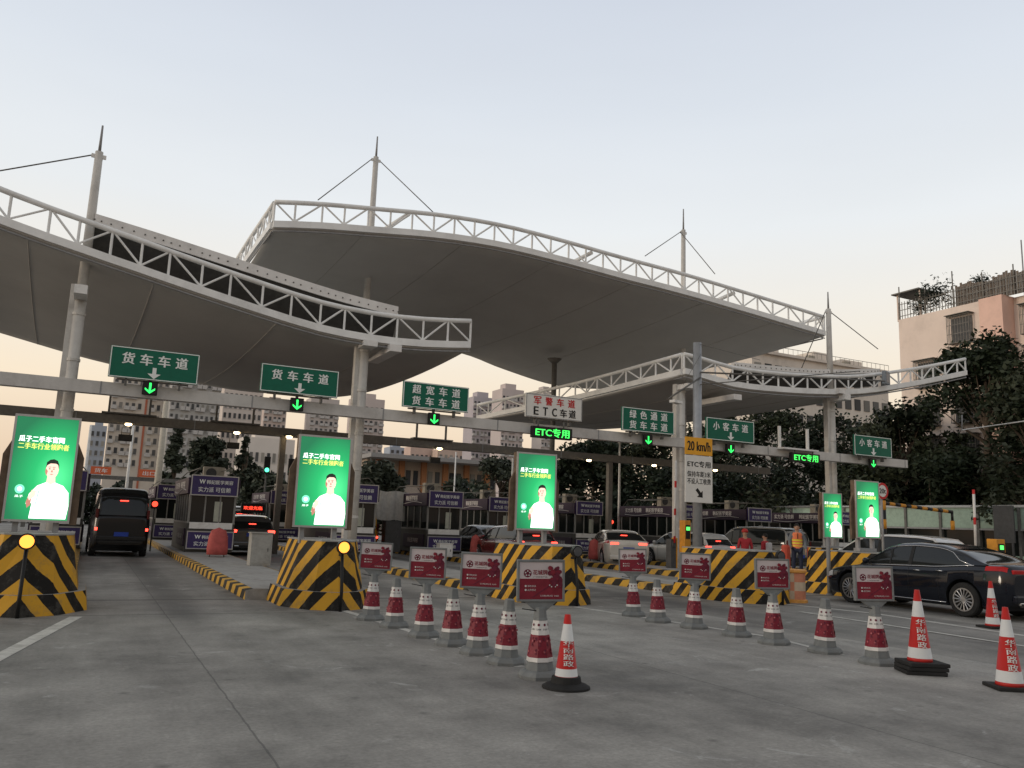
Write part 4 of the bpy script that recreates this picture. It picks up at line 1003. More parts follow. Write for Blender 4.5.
# white sheets hanging behind
p = atY(390, 506, 37); b = MB()
for i in range(12):
    for j in range(6):
        f = lambda a, c: (p.x-.9+a*.15, 37+.06*math.sin(a*1.7), p.z-.65+c*.22+.03*math.sin(a))
        b.face([f(i, j), f(i+1, j), f(i+1, j+1), f(i, j+1)], mat('white_cloth', (.6, .6, .58), .8))
o = b.build('cloth_sheet'); tag(o, 'white sheet hung above the tall dark cabinet', 'sheet')
# small variable message sign, red letters, over the second lane
REDL = emat('led_red', (1, .06, .03), 2.4)
for (px, py, Y, txt, lb) in ((253, 508, 38, '欢迎光临', 'small red lettered display above the second lane'), (102, 470, 60, '限高', ''), (149, 473, 60, '货车', '')):
    if lb:
        p = atY(px, py, Y); t = thing('text_display', lb, 'display', p); MB().box((0, .1, 0), (1.0, .2, .4), BLACK, 0, .02).build('case', t)
        b = MB(); text(b, txt, (0, -.01, .0), .8, .16, REDL, .02); b.build('lettering', t)
        MB().tube([(0, .1, -.2), (0, .1, -p.z)], .04, DSTEEL, 6).build('post', t)
for (px, py, lb) in ((267, 465, 'left of the pair of green traffic lights behind the second screen'), (291, 467, 'right of the pair of green traffic lights, touching the second screen')):
    p = atY(px, py, 48); t = thing('traffic_light', lb, 'traffic light', p, 0, 'green traffic lights far behind the lanes')
    MB().box((0, 0, 0), (.34, .2, .95), BLACK, 0, .04).build('case', t); b = MB(); b.lathe([(.0, -.13), (.12, -.12), (.12, -.08)], emat('green_light2', (.1, 1, .5), 2.5), 12, (0, 0, -.28), axis='Y'); b.build('lens', t)
    MB().tube([(0, .05, -.4), (0, .05, -p.z)], .05, DSTEEL, 6).build('post', t)
for (px, py, lb) in ((101, 470.5, 'left orange board on the far gantry above the van'), (149, 473.5, 'right orange board on the far gantry above the van')):
    p = atY(px, py, 75); t = thing('orange_sign', lb, 'sign', p, 0, 'orange boards on the far gantry')
    MB().box((0, 0, 0), (1.5, .08, .62), mat('board_orange', (.62, .13, .05), .5), 0, .01).build('panel', t)
    b = MB(); text(b, '货车' if px < 120 else '出口', (0, -.045, 0), .95, .34, TXTW, .01); b.build('lettering', t); MB().box((0, .1, -.1), (.1, .1, .3), DSTEEL).build('bracket', t)
za, zb_ = atY(80, 476, 75.3).z, 0
t = thing('far_gantry', 'dark far gantry crossing behind the dark van', 'gantry', (0, 75.3, 0)); xa, xb = atY(30, 470, 75.3).x, atY(225, 470, 75.3).x
MB().box(((xa+xb)/2, 0, za), (xb-xa, .4, .3), DSTEEL).build('beam', t)
for x in (xa, (xa+xb)/2, xb): MB().box((x, 0, za/2), (.3, .3, za), DSTEEL).build('post', t)
# ------------------------------------------------------------------ vehicles (local +Y is the front)
def pw(P, x):
    if x <= P[0][0]: return P[0][1]
    for (a, va), (b, vb) in zip(P, P[1:]):
        if x <= b:
            f = (x-a)/(b-a); f = f*f*(3-2*f)*.35+f*.65; return va+(vb-va)*f
    return P[-1][1]
PLATE = mat('plate_blue', (.02, .05, .30), .4); CHROME = mat('chrome', (.6, .6, .6), .15, 1, var=.05); RIM = mat('alloy_rim', (.42, .42, .43), .3, .8, var=.1, dirt=.2)
TAILR = mat('tail_lens', (.30, .01, .01), .15, emit=.15); BRAKE = emat('brake_light', (1, .05, .03), 5); HEADL = mat('head_lens', (.5, .5, .5), .1)
def wheel(t, x, y, r, wd=.21, spokes=15):
    w_ = thing('wheel', '', ''); del w_['label']; del w_['category']; w_.parent = t; w_.location = (x, y, r); s = 1 if x > 0 else -1
    b = MB(); b.lathe([(r*.62, -wd/2), (r*.93, -wd/2), (r, -wd*.36), (r, wd*.36), (r*.93, wd/2), (r*.62, wd/2), (r*.62, -wd/2)], RUBBER, 32, axis='X', smooth=False, cap=False); b.build('tyre', w_)
    b = MB(); xo = s*wd*.46; b.lathe([(r*.66, -wd*.36), (r*.66, wd*.36)], BLACK, 28, axis='X')
    b.lathe([(r*.60, xo-.012), (r*.68, xo-.012), (r*.68, xo+.012), (r*.60, xo+.012), (r*.60, xo-.012)], RIM, 32, axis='X', cap=False); b.lathe([(0, xo+.012*s), (r*.16, xo+.01*s), (r*.17, xo-.02*s)], RIM, 14, axis='X')
    for i in range(spokes):
        a = 2*math.pi*i/spokes; b.tube([(xo, r*.12*math.cos(a), r*.12*math.sin(a)), (xo+.004*s, r*.62*math.cos(a+.05), r*.62*math.sin(a+.05))], [.012, .017] if spokes > 8 else [.028, .035], RIM, 5, False)
    b.build('rim', w_)
def car(name, label, cat, loc, rz, L=4.7, W=1.84, H=1.46, kind='sedan', paint=(.01, .011, .013), brake=True, group=None, chrome=True, rgh=.22, spokes=10, dirt=.15, plate=True):
    dk = sum(paint) < .1
    t = thing(name, label, cat, loc, rz, group)
    P = mat('car_paint_%d' % int(1e4*(paint[0]*3+paint[1]*7+paint[2]*11)), paint, rgh, 0, .06, 3, coat=.25 if dk else .7, dirt=0 if dk else dirt, spec=.3 if dk else .5)
    hw = W/2; h = H; l = L/2
    if kind == 'sedan':
        top = [(-1, .62*h), (-.985, .70*h), (-.955, .745*h), (-.70, .735*h), (-.3, .68*h), (.3, .655*h), (.45, .64*h), (.72, .585*h), (.9, .53*h), (.965, .46*h), (1, .36*h)]
        roof = [(-.80, .742*h), (-.50, .92*h), (-.30, .985*h), (-.10, h), (.08, .985*h), (.17, .955*h), (.50, .65*h)]; rr = (-.47, .13); bp = -.06
    elif kind == 'suv':
        top = [(-1, .60*h), (-.97, .66*h), (-.9, .67*h), (-.3, .66*h), (.3, .64*h), (.5, .63*h), (.8, .57*h), (.94, .5*h), (1, .38*h)]
        roof = [(-.97, .67*h), (-.90, .80*h), (-.80, .95*h), (-.6, .985*h), (-.2, h), (.1, .98*h), (.2, .95*h), (.52, .65*h)]; rr = (-.88, .15); bp = -.1
    else:
        top = [(-1, .55*h), (-.985, .60*h), (-.9, .60*h), (.4, .57*h), (.6, .56*h), (.85, .49*h), (.96, .43*h), (1, .32*h)]
        roof = [(-.985, .60*h), (-.955, .80*h), (-.90, .955*h), (-.75, .99*h), (-.2, h), (.2, .985*h), (.33, .95*h), (.70, .57*h)]; rr = (-.93, .28); bp = .12
    zb = .19*h/1.46 if kind != 'mpv' else .2
    wid = [(-1, .80*hw), (-.95, .93*hw), (-.8, .985*hw), (-.3, hw), (.3, hw), (.75, .98*hw), (.93, .88*hw), (1, .70*hw)]
    def S(y, v):   # lower body surface, v in 0..1 from sill to top centre
        q = y/l; zt = pw(top, q); w_ = pw(wid, q); z0 = zb+(.12 if abs(q) > .93 else 0)+(.10 if abs(q) > .985 else 0); zm = z0+(zt-z0)*.5
        sec = [(0, z0), (w_*.86, z0), (w_*.955, z0+.07), (w_*.995, zm-.06), (w_, zm+.05), (w_*.985, zt-.12), (w_*.955, zt-.045), (w_*.87, zt-.005), (w_*.5, zt+.012), (0, zt+.02)]
        f = v*(len(sec)-1); i = min(int(f), len(sec)-2); f -= i
        return Vector((sec[i][0]*(1-f)+sec[i+1][0]*f, y, sec[i][1]*(1-f)+sec[i+1][1]*f))
    ys = [-1, -.99, -.97, -.94, -.9]+[-.85+.05*i for i in range(34)]+[.88, .92, .95, .975, .99, 1]
    bm = bmesh.new(); rings = []
    for q in ys:
        half = [S(q*l, i/9) for i in range(10)]; full = [p.copy() for p in half]+[Vector((-p.x, p.y, p.z)) for p in half[-2:0:-1]]
        rings.append([bm.verts.new(p) for p in full])
    n = len(rings[0])
    for a, c in zip(rings, rings[1:]):
        for i in range(n): bm.faces.new((a[i], a[(i+1) % n], c[(i+1) % n], c[i])).smooth = True
    bm.faces.new(rings[0][::-1]); bm.faces.new(rings[-1]); bmesh.ops.recalc_face_normals(bm, faces=bm.faces)
    me = bpy.data.meshes.new('body'); bm.to_mesh(me); bm.free(); me.materials.append(P); me.materials.append(BLACK)
    bo = bpy.data.objects.new('body', me); col.objects.link(bo)
    wr = .348*h/1.46 if kind == 'sedan' else (.36 if kind == 'suv' else .36); wy = (-.59*l, .62*l) if kind != 'mpv' else (-.60*l, .64*l)
    cut = bmesh.new()
    for y in wy:
        r_ = bmesh.ops.create_cone(cut, cap_ends=True, segments=36, radius1=wr+.055, radius2=wr+.055, depth=W+.6, matrix=Matrix.Translation((0, y, wr+.01)) @ Matrix.Rotation(R(90), 4, 'Y'))
    cm = bpy.data.meshes.new('cut'); cut.to_mesh(cm); cut.free(); cm.materials.append(P); cm.materials.append(BLACK)
    for p_ in cm.polygons: p_.material_index = 1
    co = bpy.data.objects.new('cut', cm); col.objects.link(co)
    md_ = bo.modifiers.new('b', 'BOOLEAN'); md_.operation = 'DIFFERENCE'; md_.object = co; md_.solver = 'EXACT'
    bpy.context.view_layer.update()
    me2 = bpy.data.meshes.new_from_object(bo.evaluated_get(bpy.context.evaluated_depsgraph_get())); bo.modifiers.clear(); bo.data = me2; bpy.data.objects.remove(co)
    bo.parent = t
    for x in (-1, 1):
        for y in wy: wheel(t, x*(hw-.12), y, wr, spokes=spokes)
    # inner wheel well block
    b = MB(); b.box((0, 0, zb+.16), (W*.62, L*.8, .25), BLACK); b.build('underbody', t)
    ra, rb_ = roof[0][0]*l, roof[-1][0]*l
    def G(y, v):
        q = y/l; zr = pw(roof, q); zt = pw(top, q)-.02; k_ = max(0, min(1, (zr-zt)/(h-zt))); wb = pw(wid, q)*.93; wt = wb*(1-.20*k_) if kind != 'mpv' else wb*(1-.13*k_)
        sec = [(wb, zt), (wb*.995+.0, zt+(zr-zt)*.1), (wt+(wb-wt)*.25, zt+(zr-zt)*.70), (wt, zt+(zr-zt)*.90), (wt*.90, zt+(zr-zt)*.985), (wt*.5, zr+.012*k_), (0, zr+.018*k_)]
        f = v*(len(sec)-1); i = min(int(f), len(sec)-2); f -= i
        return Vector((sec[i][0]*(1-f)+sec[i+1][0]*f, y, sec[i][1]*(1-f)+sec[i+1][1]*f))
    b = MB(); ny = 36; gi = b.mi(GLASS); rg = []
    for j in range(ny+1):
        y = ra+(rb_-ra)*j/ny; hf = [G(y, i/12) for i in range(13)]; rg.append([b.b.verts.new(p) for p in hf+[Vector((-p.x, p.y, p.z)) for p in hf[-2::-1]]])
    for a, c in zip(rg, rg[1:]):
        for i in range(len(a)-1):
            f = b.b.faces.new((a[i], a[i+1], c[i+1], c[i])); f.material_index = gi; f.smooth = True
    b.build('windows', t)
    def patch(mb, fy0, fy1, v0, v1, m_, off=.008, nu=10, nv=6, both=True, Fn=G):
        for s in ((1, -1) if both else (1,)):
            gr = []
            for j in range(nv+1):
                v = v0+(v1-v0)*j/nv; row = []
                for i in range(nu+1):
                    y = fy0(v)+(fy1(v)-fy0(v))*i/nu; p = Fn(y, v); e = 1e-2
                    dn = (Fn(y+e, v)-Fn(y-e, v)).cross(Fn(y, min(1, v+e))-Fn(y, max(0, v-e))); dn = dn.normalized() if dn.length > 1e-9 else Vector((0, 0, 1))
                    if dn.x < -1e-3 or (abs(dn.x) < 1e-3 and dn.z < 0): dn = -dn
                    if dn.z < -.3: dn = -dn
                    p = p+dn*off; row.append(mb.b.verts.new((s*p.x, p.y, p.z)))
                gr.append(row)
            for j in range(nv):
                for i in range(nu):
                    q = (gr[j][i], gr[j][i+1], gr[j+1][i+1], gr[j+1][i])
                    f = mb.b.faces.new(q if s > 0 else q[::-1]); f.material_index = mb.mi(m_); f.smooth = True
    C = lambda x: (lambda v: x*l)
    b = MB(); patch(b, C(rr[0]), C(rr[1]), .5, 1.0, P, .012, 24, 8)
    patch(b, C(rr[1]), C(roof[-1][0]-.02), .42, .60, P, .010, 10, 3); patch(b, C(roof[0][0]+.01), C(rr[0]), .38, .62, P, .010, 10, 3)
    b.build('roof', t)
    b = MB(); cw_ = (roof[0][0], rr[0]+ (-.06 if kind == 'sedan' else .04))
    patch(b, C(cw_[0]), lambda v: (cw_[0]+(cw_[1]-cw_[0])*(.35+.65*min(1, v/.5)))*l, 0, .52, P, .010, 8, 6)
    b.build('pillar', t); b = MB()
    patch(b, C(bp-.018), C(bp+.018), 0, .52, BLACK, .008, 2, 6); b.build('pillar', t); b = MB()
    patch(b, C((rr[1]+.02)), C((rr[1]+.035)), 0, .45, BLACK, .008, 2, 5)
    b.build('pillar', t)
    b = MB()
    for s in (-1, 1):
        def line(Fn, pts, r_, m_): b.tube([Vector((s*Fn(y*l, v).x*1.004, y*l, Fn(y*l, v).z)) for y, v in pts], r_, m_, 5)
        tm = CHROME if chrome else BLACK
        line(G, [(cw_[0]+(cw_[1]-cw_[0])*.4+.6*i/12*1.0*0+(roof[-1][0]-.04-(cw_[0]+(cw_[1]-cw_[0])*.4))*i/12, .02) for i in range(13)], .012, tm)
        if chrome: line(G, [(cw_[0]+(cw_[1]-cw_[0])*.4+.02, .03), (cw_[1]-.02, .25), (cw_[1]+.06, .44)]+[(cw_[1]+.06+(rr[1]-cw_[1]-.02)*i/10, .49) for i in range(1, 11)], .012, tm)
    b.build('window_trim', t)
    # door seams, sill trim, handles
    b = MB()
    for s in (-1, 1):
        for y in (bp+.005, rr[1]+.20, bp-.30 if kind == 'sedan' else bp-.36):
            b.tube([Vector((s*(S(y*l, v).x+.002), y*l, S(y*l, v).z)) for v in (.24, .35, .45, .55, .66)], .005, BLACK, 4, False)
        b.tube([Vector((s*(S(y*l, .22).x+.004), y*l, S(y*l, .22).z)) for y in [-.42+.08*i for i in range(11)]], .012, CHROME if chrome else BLACK, 5)
    b.build('seams', t)
    for s in (-1, 1):
        for y in (bp-.04, bp-.36 if kind != 'sedan' else bp-.30+.03):
            p_ = S(y*l-.12, .57); MB().tube([(s*(p_.x+.018), y*l-.2, p_.z), (s*(p_.x+.022), y*l-.04, p_.z+.005)], .014, CHROME if chrome else P, 6).build('handle', t)
        p_ = G((rr[1]+.26)*l, 0); MB().sphere((s*(hw+.06), p_.y, p_.z+.09), .1, P, 2, (1.0, .6, .72)).build('mirror', t)
    # lights, plate, bumpers
    yr = -l
    for s in (-1, 1):
        b = MB()
        if kind == 'sedan': patch(b, C(-.965), C(-.80), .56, .70, TAILR, .012, 6, 3, False, S); b.box((.62*hw, -l*.99, .66*h), (.36*hw, .05, .085), BRAKE if brake else TAILR, 0, .02)
        elif kind == 'suv': b.box((.78*hw, -l*.975, .60*h), (.30*hw, .12, .12), BRAKE if brake else TAILR, 0, .03)
        else: b.box((.84*hw, -l*.985, .40*h), (.11*hw, .06, .09), BRAKE if brake else TAILR, 0, .01); b.box((.86*hw, -l*.975, .62*h), (.10*hw, .08, .30), mat('tail_dark', (.08, .01, .01), .2), 0, .02)
        for v in b.b.verts: v.co.x *= s
        b.build('tail_light', t, True)
        b = MB(); patch(b, C(.86), C(.985), .50, .64, HEADL, .010, 6, 3, False, S)
        for v in b.b.verts: v.co.x *= s
        b.build('headlight', t)
    b = MB(); b.box((0, -l-.01, .30*h if kind != 'mpv' else .27*h), (W*.84, .10, .16), BLACK if kind == 'mpv' else P, 0, .04); b.box((0, -l-.045, .22*h), (W*.7, .05, .07), BLACK, 0, .01); b.build('rear_bumper', t)
    if plate:
        b = MB(); b.box((0, -l-.02 - (.04 if kind == 'mpv' else 0), (.52 if kind != 'mpv' else .33)*h), (.44, .02, .14), PLATE, 0, .004); b.build('number_plate', t)
    if brake:
        b = MB(); y = (roof[0][0]+.6*(rr[0]-roof[0][0]))*l; b.box((0, y-.0, pw(roof, y/l)+.01), (.26, .05, .03), BRAKE); b.build('high_brake_light', t)
    if chrome:
        b = MB()
        for s in (-1, 1): b.box((s*hw*.62, -l-.03, .24*h), (.18, .06, .06), CHROME, 0, .015)
        b.build('exhaust_tip', t)
    return t
def at_dist(px, Y): return atY(px, 540, Y)
# the black sedan on the right
w1 = ground(968, 617); w2 = ground(857.5, 603)
hd = math.atan2(-(w2.x-w1.x), (w2.y-w1.y))
Lc = 4.95; wheel_r = Vector((-.80, -.59*Lc/2, 0)); rr_ = Matrix.Rotation(hd, 3, 'Z') @ wheel_r
o = car('parked_sedan' if False else 'sedan', 'long glossy black sedan behind the cones at the right edge', 'car', (w1.x-rr_.x, w1.y-rr_.y, 0), hd, Lc, 1.87, 1.47, 'sedan', (.008, .010, .016), False, spokes=15, rgh=.12, dirt=.1)
car('minivan', 'tall black van with small red tail lights driving away in the far left lane', 'van', (at_dist(119, 30.3).x, 33.4, 0), R(1.5), 4.9, 1.82, 2.3, 'mpv', (.004, .004, .005), True, chrome=False, rgh=.3)
car('hatchback', 'dark car with pale roof rails and red brake lights in the second lane', 'car', (at_dist(252, 33).x, 35.2, 0), 0, 4.4, 1.80, 1.55, 'suv', (.05, .05, .05), True)
car('van', 'silver van with red lights far ahead in the second lane', 'van', (at_dist(236, 43).x, 45, 0), 0, 4.9, 1.8, 1.95, 'mpv', (.35, .35, .34), True, chrome=False)
car('taxi_van', 'yellow vehicle half hidden behind the posts right of the second screen', 'van', (at_dist(369, 36).x-.5, 38.0, 0), 0, 4.6, 1.8, 1.95, 'mpv', (.60, .30, .03), True, chrome=False)
car('sedan', 'dark car partly hidden left of the centre green screen', 'car', (at_dist(503, 32.5).x, 34.6, 0), 0, 4.6, 1.8, 1.47, 'sedan', (.02, .02, .022), True)
car('hatchback', 'dark red car seen just under the centre green screen', 'car', (at_dist(539, 27.5).x, 29.7, 0), 0, 4.3, 1.8, 1.5, 'suv', (.12, .012, .012), True)
car('sedan', 'white sedan with red brake lights in the middle distance', 'car', (at_dist(642, 27.6).x-.0, 29.4, 0), R(-22), 4.65, 1.8, 1.47, 'sedan', (.55, .52, .46), True, chrome=False)
car('hatchback', 'white car behind the speed sign pole with a high red brake light', 'car', (at_dist(722, 27.4).x-.2, 29.6, 0), R(6), 4.3, 1.8, 1.5, 'suv', (.50, .49, .46), True, chrome=False)
car('minivan', 'grey van standing behind the worker in the reflective vest', 'van', (at_dist(800, 27.5).x-.2, 30.0, 0), R(8), 4.8, 1.85, 1.85, 'mpv', (.20, .19, .17), True, chrome=False)
car('suv', 'white vehicle with black roof glass just beyond the black sedan', 'car', (at_dist(936, 16.2).x+.2, 18.0, 0), R(6), 4.7, 1.86, 1.66, 'suv', (.50, .49, .47), True, chrome=False)

# ------------------------------------------------------------------ people
SKIN = mat('skin', (.42, .24, .16), .55, var=.05); HAIRM = mat('hair', (.015, .012, .01), .6)
def skin_obj(name, J, E, rad, m, parent, sub=2, root=0):
    me = bpy.data.meshes.new(name); me.from_pydata(J, E, []); o = bpy.data.objects.new(name, me); col.objects.link(o)
    md_ = o.modifiers.new('s', 'SKIN'); 
    for i, v in enumerate(me.skin_vertices[0].data):
        v.radius = rad[i] if isinstance(rad[i], tuple) else (rad[i], rad[i]); v.use_root = (i == root)
    ms = o.modifiers.new('u', 'SUBSURF'); ms.levels = sub; ms.render_levels = sub
    bpy.context.view_layer.update()
    m2_ = bpy.data.meshes.new_from_object(o.evaluated_get(bpy.context.evaluated_depsgraph_get())); o.modifiers.clear(); o.data = m2_
    m2_.materials.clear(); m2_.materials.append(m)
    for p_ in m2_.polygons: p_.use_smooth = True
    o.parent = parent; return o
def person(label, loc, rz, vest, trousers, helmet=None, h=1.72, bend=0, armf=.1, extra=None):
    t = thing('person', label, 'person', loc, rz); k_ = h/1.72
    def V(x, y, z): return (x*k_, y*k_, z*k_)
    by = bend
    J = [V(0, 0, .92), V(0, by*.4, 1.12), V(0, by, 1.34), V(0, by*1.1, 1.43), V(0, by*1.2, 1.50), V(0, by*1.25, 1.60),
         V(.10, 0, .86), V(.12, .01, .49), V(.12, .03, .09), V(.13, -.12, .04),
         V(-.10, 0, .86), V(-.12, .01, .49), V(-.12, .03, .09), V(-.13, -.12, .04),
         V(.18, by, 1.36), V(.25, by+.0, 1.10), V(.25, by-armf, .86), V(.245, by-armf*1.2, .80),
         V(-.18, by, 1.36), V(-.25, by+.0, 1.10), V(-.25, by-armf, .86), V(-.245, by-armf*1.2, .80)]
    E = [(0, 1), (1, 2), (2, 3), (3, 4), (4, 5), (0, 6), (6, 7), (7, 8), (8, 9), (0, 10), (10, 11), (11, 12), (12, 13), (2, 14), (14, 15), (15, 16), (16, 17), (2, 18), (18, 19), (19, 20), (20, 21)]
    rad = [(.14, .10), (.12, .09), (.14, .10), .055, .065, .085, .085, .055, .035, .035, .085, .055, .035, .035, .05, .04, .028, .03, .05, .04, .028, .03]
    base = len(J)
    for s, wi in ((1, 17), (-1, 21)):
        wp = Vector(J[wi])
        for q, (dx, ln) in enumerate(((-.026, .055), (-.009, .065), (.009, .07), (.026, .06), (.03, .0))):
            if q == 4: a = wp+Vector((s*.0, -.035, -.01)); e1 = a+Vector((-s*.01, -.03, -.035))
            else: a = wp+Vector((0, dx, -.045)); e1 = a+Vector((-s*.008, -.004, -ln))
            J += [tuple(a), tuple(e1)]; rad += [.009, .007]; E += [(wi, len(J)-2), (len(J)-2, len(J)-1)]
    skin_obj('body', J, E, rad, SKIN, t)
    hp = Vector(J[5])
    b = MB(); b.sphere(hp+Vector((0, 0, .0)), .105*k_, SKIN, 3, (.82, .95, 1.15))
    b.tube([hp+Vector((0, -.095*k_, .02)), hp+Vector((0, -.122*k_, -.02))], [.010, .017], SKIN, 6)
    for s in (-1, 1): b.sphere(hp+Vector((s*.034, -.094, .018))*k_, .011, BLACK, 1); b.sphere(hp+Vector((s*.087, 0, 0))*k_, .022, SKIN, 1, (.5, 1, 1.4))
    b.box(hp+Vector((0, -.098, -.055))*k_, (.045, .01, .01), mat('lips', (.3, .1, .08), .5)); b.build('head', t)
    # trousers and jacket as garments slightly larger than the limbs
    sk = lambda name, ids, ed, rr__, m_: skin_obj(name, [J[i] for i in ids], ed, rr__, m_, t)
    sk('trousers', [0, 6, 7, 8, 10, 11, 12], [(0, 1), (1, 2), (2, 3), (0, 4), (4, 5), (5, 6)], [(.155, .115), .10, .072, .06, .10, .072, .06], trousers)
    sk('jacket', [0, 1, 2, 3, 14, 15, 16, 18, 19, 20], [(0, 1), (1, 2), (2, 3), (2, 4), (4, 5), (5, 6), (2, 7), (7, 8), (8, 9)], [(.165, .12), (.15, .115), (.165, .12), .06, .072, .055, .042, .072, .055, .042], vest)
    for s in (-1, 1): MB().box(V(s*.125, -.05, .04), (.10, .27, .08), BLACK, 0, .03).build('shoe', t)
    if helmet:
        b = MB(); b.lathe([(.118, -.0), (.12, .05), (.095, .11), (.05, .135), (0, .142)], helmet, 18, hp+Vector((0, 0, .03)), smooth=True); b.box(hp+Vector((0, -.11, .03)), (.16, .08, .012), helmet, 0, .004); b.build('helmet', t)
    else:
        b = MB(); b.sphere(hp+Vector((0, .012, .035)), .112*k_, HAIRM, 2, (.85, .95, 1.02)); b.build('hair', t)
    if extra: extra(t, V)
    return t
VORG = mat('vest_orange', (.75, .20, .08), .55, var=.08); VYEL = mat('vest_yellow', (.75, .62, .05), .4); NAVY = mat('navy_cloth', (.03, .035, .06), .8); GRYC = mat('grey_shirt', (.16, .17, .18), .8); REDJ = mat('red_jacket', (.38, .03, .04), .7, var=.1); PALE = mat('pale_shirt', (.5, .5, .5), .8)
def vest_x(t, V):
    b = MB(); prof = [((.185, .135), .90), ((.178, .132), 1.0), ((.175, .132), 1.15), ((.19, .138), 1.30), ((.19, .13), 1.38), ((.12, .09), 1.44)]
    def ring(rx, ry, z, n=24): return [Vector((rx*math.cos(2*math.pi*i/n), ry*math.sin(2*math.pi*i/n), z)) for i in range(n)]
    zs = [(.90, .185, .138), (.97, .180, .135), (1.00, .178, .134), (1.05, .177, .133), (1.10, .177, .133), (1.15, .177, .134), (1.20, .18, .136), (1.37, .19, .135), (1.43, .125, .10)]
    mm = [VORG, VYEL, VORG, VYEL, VORG, VYEL, VORG, VORG]
    for (a, c, m_) in zip(zs, zs[1:], mm):
        ra, rc = ring(a[1], a[2], a[0]), ring(c[1], c[2], c[0])
        for i in range(24): b.face([ra[i], ra[(i+1) % 24], rc[(i+1) % 24], rc[i]], m_, smooth=True)
    b.tube([(0, -.14, 1.40), (.0, -.145, 1.22)], .012, BLACK, 5)
    b.build('reflective_vest', t)
pw_ = at_dist(797, 21.2); person('standing worker in an orange and yellow reflective vest behind the barrel', (pw_.x, 21.2, .2), R(-36), GRYC, NAVY, None, 1.72, 0, .16, vest_x)
pa = at_dist(745, 23.8); person('worker with red helmet and red jacket behind the long striped barrier', (pa.x, 23.8, .0), R(150), REDJ, NAVY, CRED, 1.66)
def pack(t, V): b = MB(); b.box(V(0, .17, 1.18), (.26, .16, .34), PALE, 0, .05); b.build('pale_bag', t)
pa = at_dist(765, 23.8); person('shorter dark haired person in red with a pale bag right of the red helmet', (pa.x, 23.8, .0), R(200), REDJ, NAVY, None, 1.55, 0, .1, pack)

# ------------------------------------------------------------------ trees
BARK = mat('bark', (.10, .075, .055), .9, var=.3, scale=12, bump=.5)
def leafm(name, c): return mat(name, c, .6, var=.35, scale=1.3)
LV = [leafm('leaf_a', (.018, .028, .014)), leafm('leaf_b', (.024, .034, .017)), leafm('leaf_c', (.038, .046, .025)), leafm('leaf_d', (.014, .022, .012)), leafm('leaf_far', (.055, .066, .045)), leafm('leaf_haze_b', (.042, .052, .036))]  # last two are lightened, distance haze put into the leaf colour
def tree(px, Y, pytop, wpx, label, seed, n=6500, leaf=.17, mats=(0, 1), cone=False, low=.28, X=None):
    rnd = random.Random(seed); p = at_dist(px, Y); dpx = (Vector((p.x, Y, 0))-CAM).dot(f_)/FPX
    H = atY(px, pytop, Y).z; Wd = wpx*dpx; t = thing('tree', label, 'tree', (p.x, Y, 0), 0, 'trees around the toll plaza')
    b = MB(); lean = rnd.uniform(-.3, .3)
    tp = Vector((lean, 0, H*.62)); b.tube([(0, 0, 0), (lean*.4, .1, H*.3), tp, (lean*1.3, 0, H*.9)], [H*.028, H*.02, H*.012, .03], BARK, 9)
    cl = []
    nb = 44
    for i in range(nb):
        if cone:
            u = rnd.random(); z = H*(low+(1-low)*u); rr2 = Wd/2*(1-u)*.9+.1; a = rnd.uniform(0, 2*math.pi); c = Vector((rr2*.7*math.cos(a), rr2*.7*math.sin(a), z)); rad = .25*Wd*(1-u*.75)
        else:
            a = rnd.uniform(0, 2*math.pi); zz = rnd.random(); prof = math.sin(math.pi*(.12+.82*zz))**.7
            rr2 = Wd/2*prof*math.sqrt(rnd.uniform(.12, 1))*.86; c = Vector((rr2*math.cos(a), rr2*math.sin(a), H*(low+(1-low)*zz*.93))); rad = Wd*rnd.uniform(.09, .17)
        cl.append((c, rad))
        s = Vector((lean*.6, 0, min(c.z*.75, H*.6))); b.tube([s, s.lerp(c, .5)+Vector((0, 0, -.2)), c], [.07+.006*H, .05, .02], BARK, 5, False)
    b.build('trunk', t)
    b = MB(); m0 = b.mi(LV[mats[0]]); m1 = b.mi(LV[mats[1]])
    per = n//nb
    for ci, (c, rad) in enumerate(cl):
        mi_ = m0 if ci % 2 else m1
        for i in range(int(per*(rad/(Wd*.13))**1.3) if not cone else per):
            d = Vector((rnd.gauss(0, 1), rnd.gauss(0, 1), rnd.gauss(0, .75))).normalized()*rad*(rnd.random()**.45)*rnd.uniform(.8, 1.25)
            q = c+d; s = leaf*rnd.uniform(.6, 1.5)
            e1 = Vector((rnd.gauss(0, 1), rnd.gauss(0, 1), rnd.gauss(0, .6))).normalized(); e2 = e1.cross(Vector((rnd.gauss(0, 1), rnd.gauss(0, 1), rnd.gauss(0, 1)))).normalized()
            vs = [b.b.verts.new(q+s*(e1*.9)), b.b.verts.new(q+s*(e2*.45)), b.b.verts.new(q-s*(e1*.9)), b.b.verts.new(q-s*(e2*.45))]
            f = b.b.faces.new(vs); f.material_index = mi_
    b.build('crown', t)
    return t
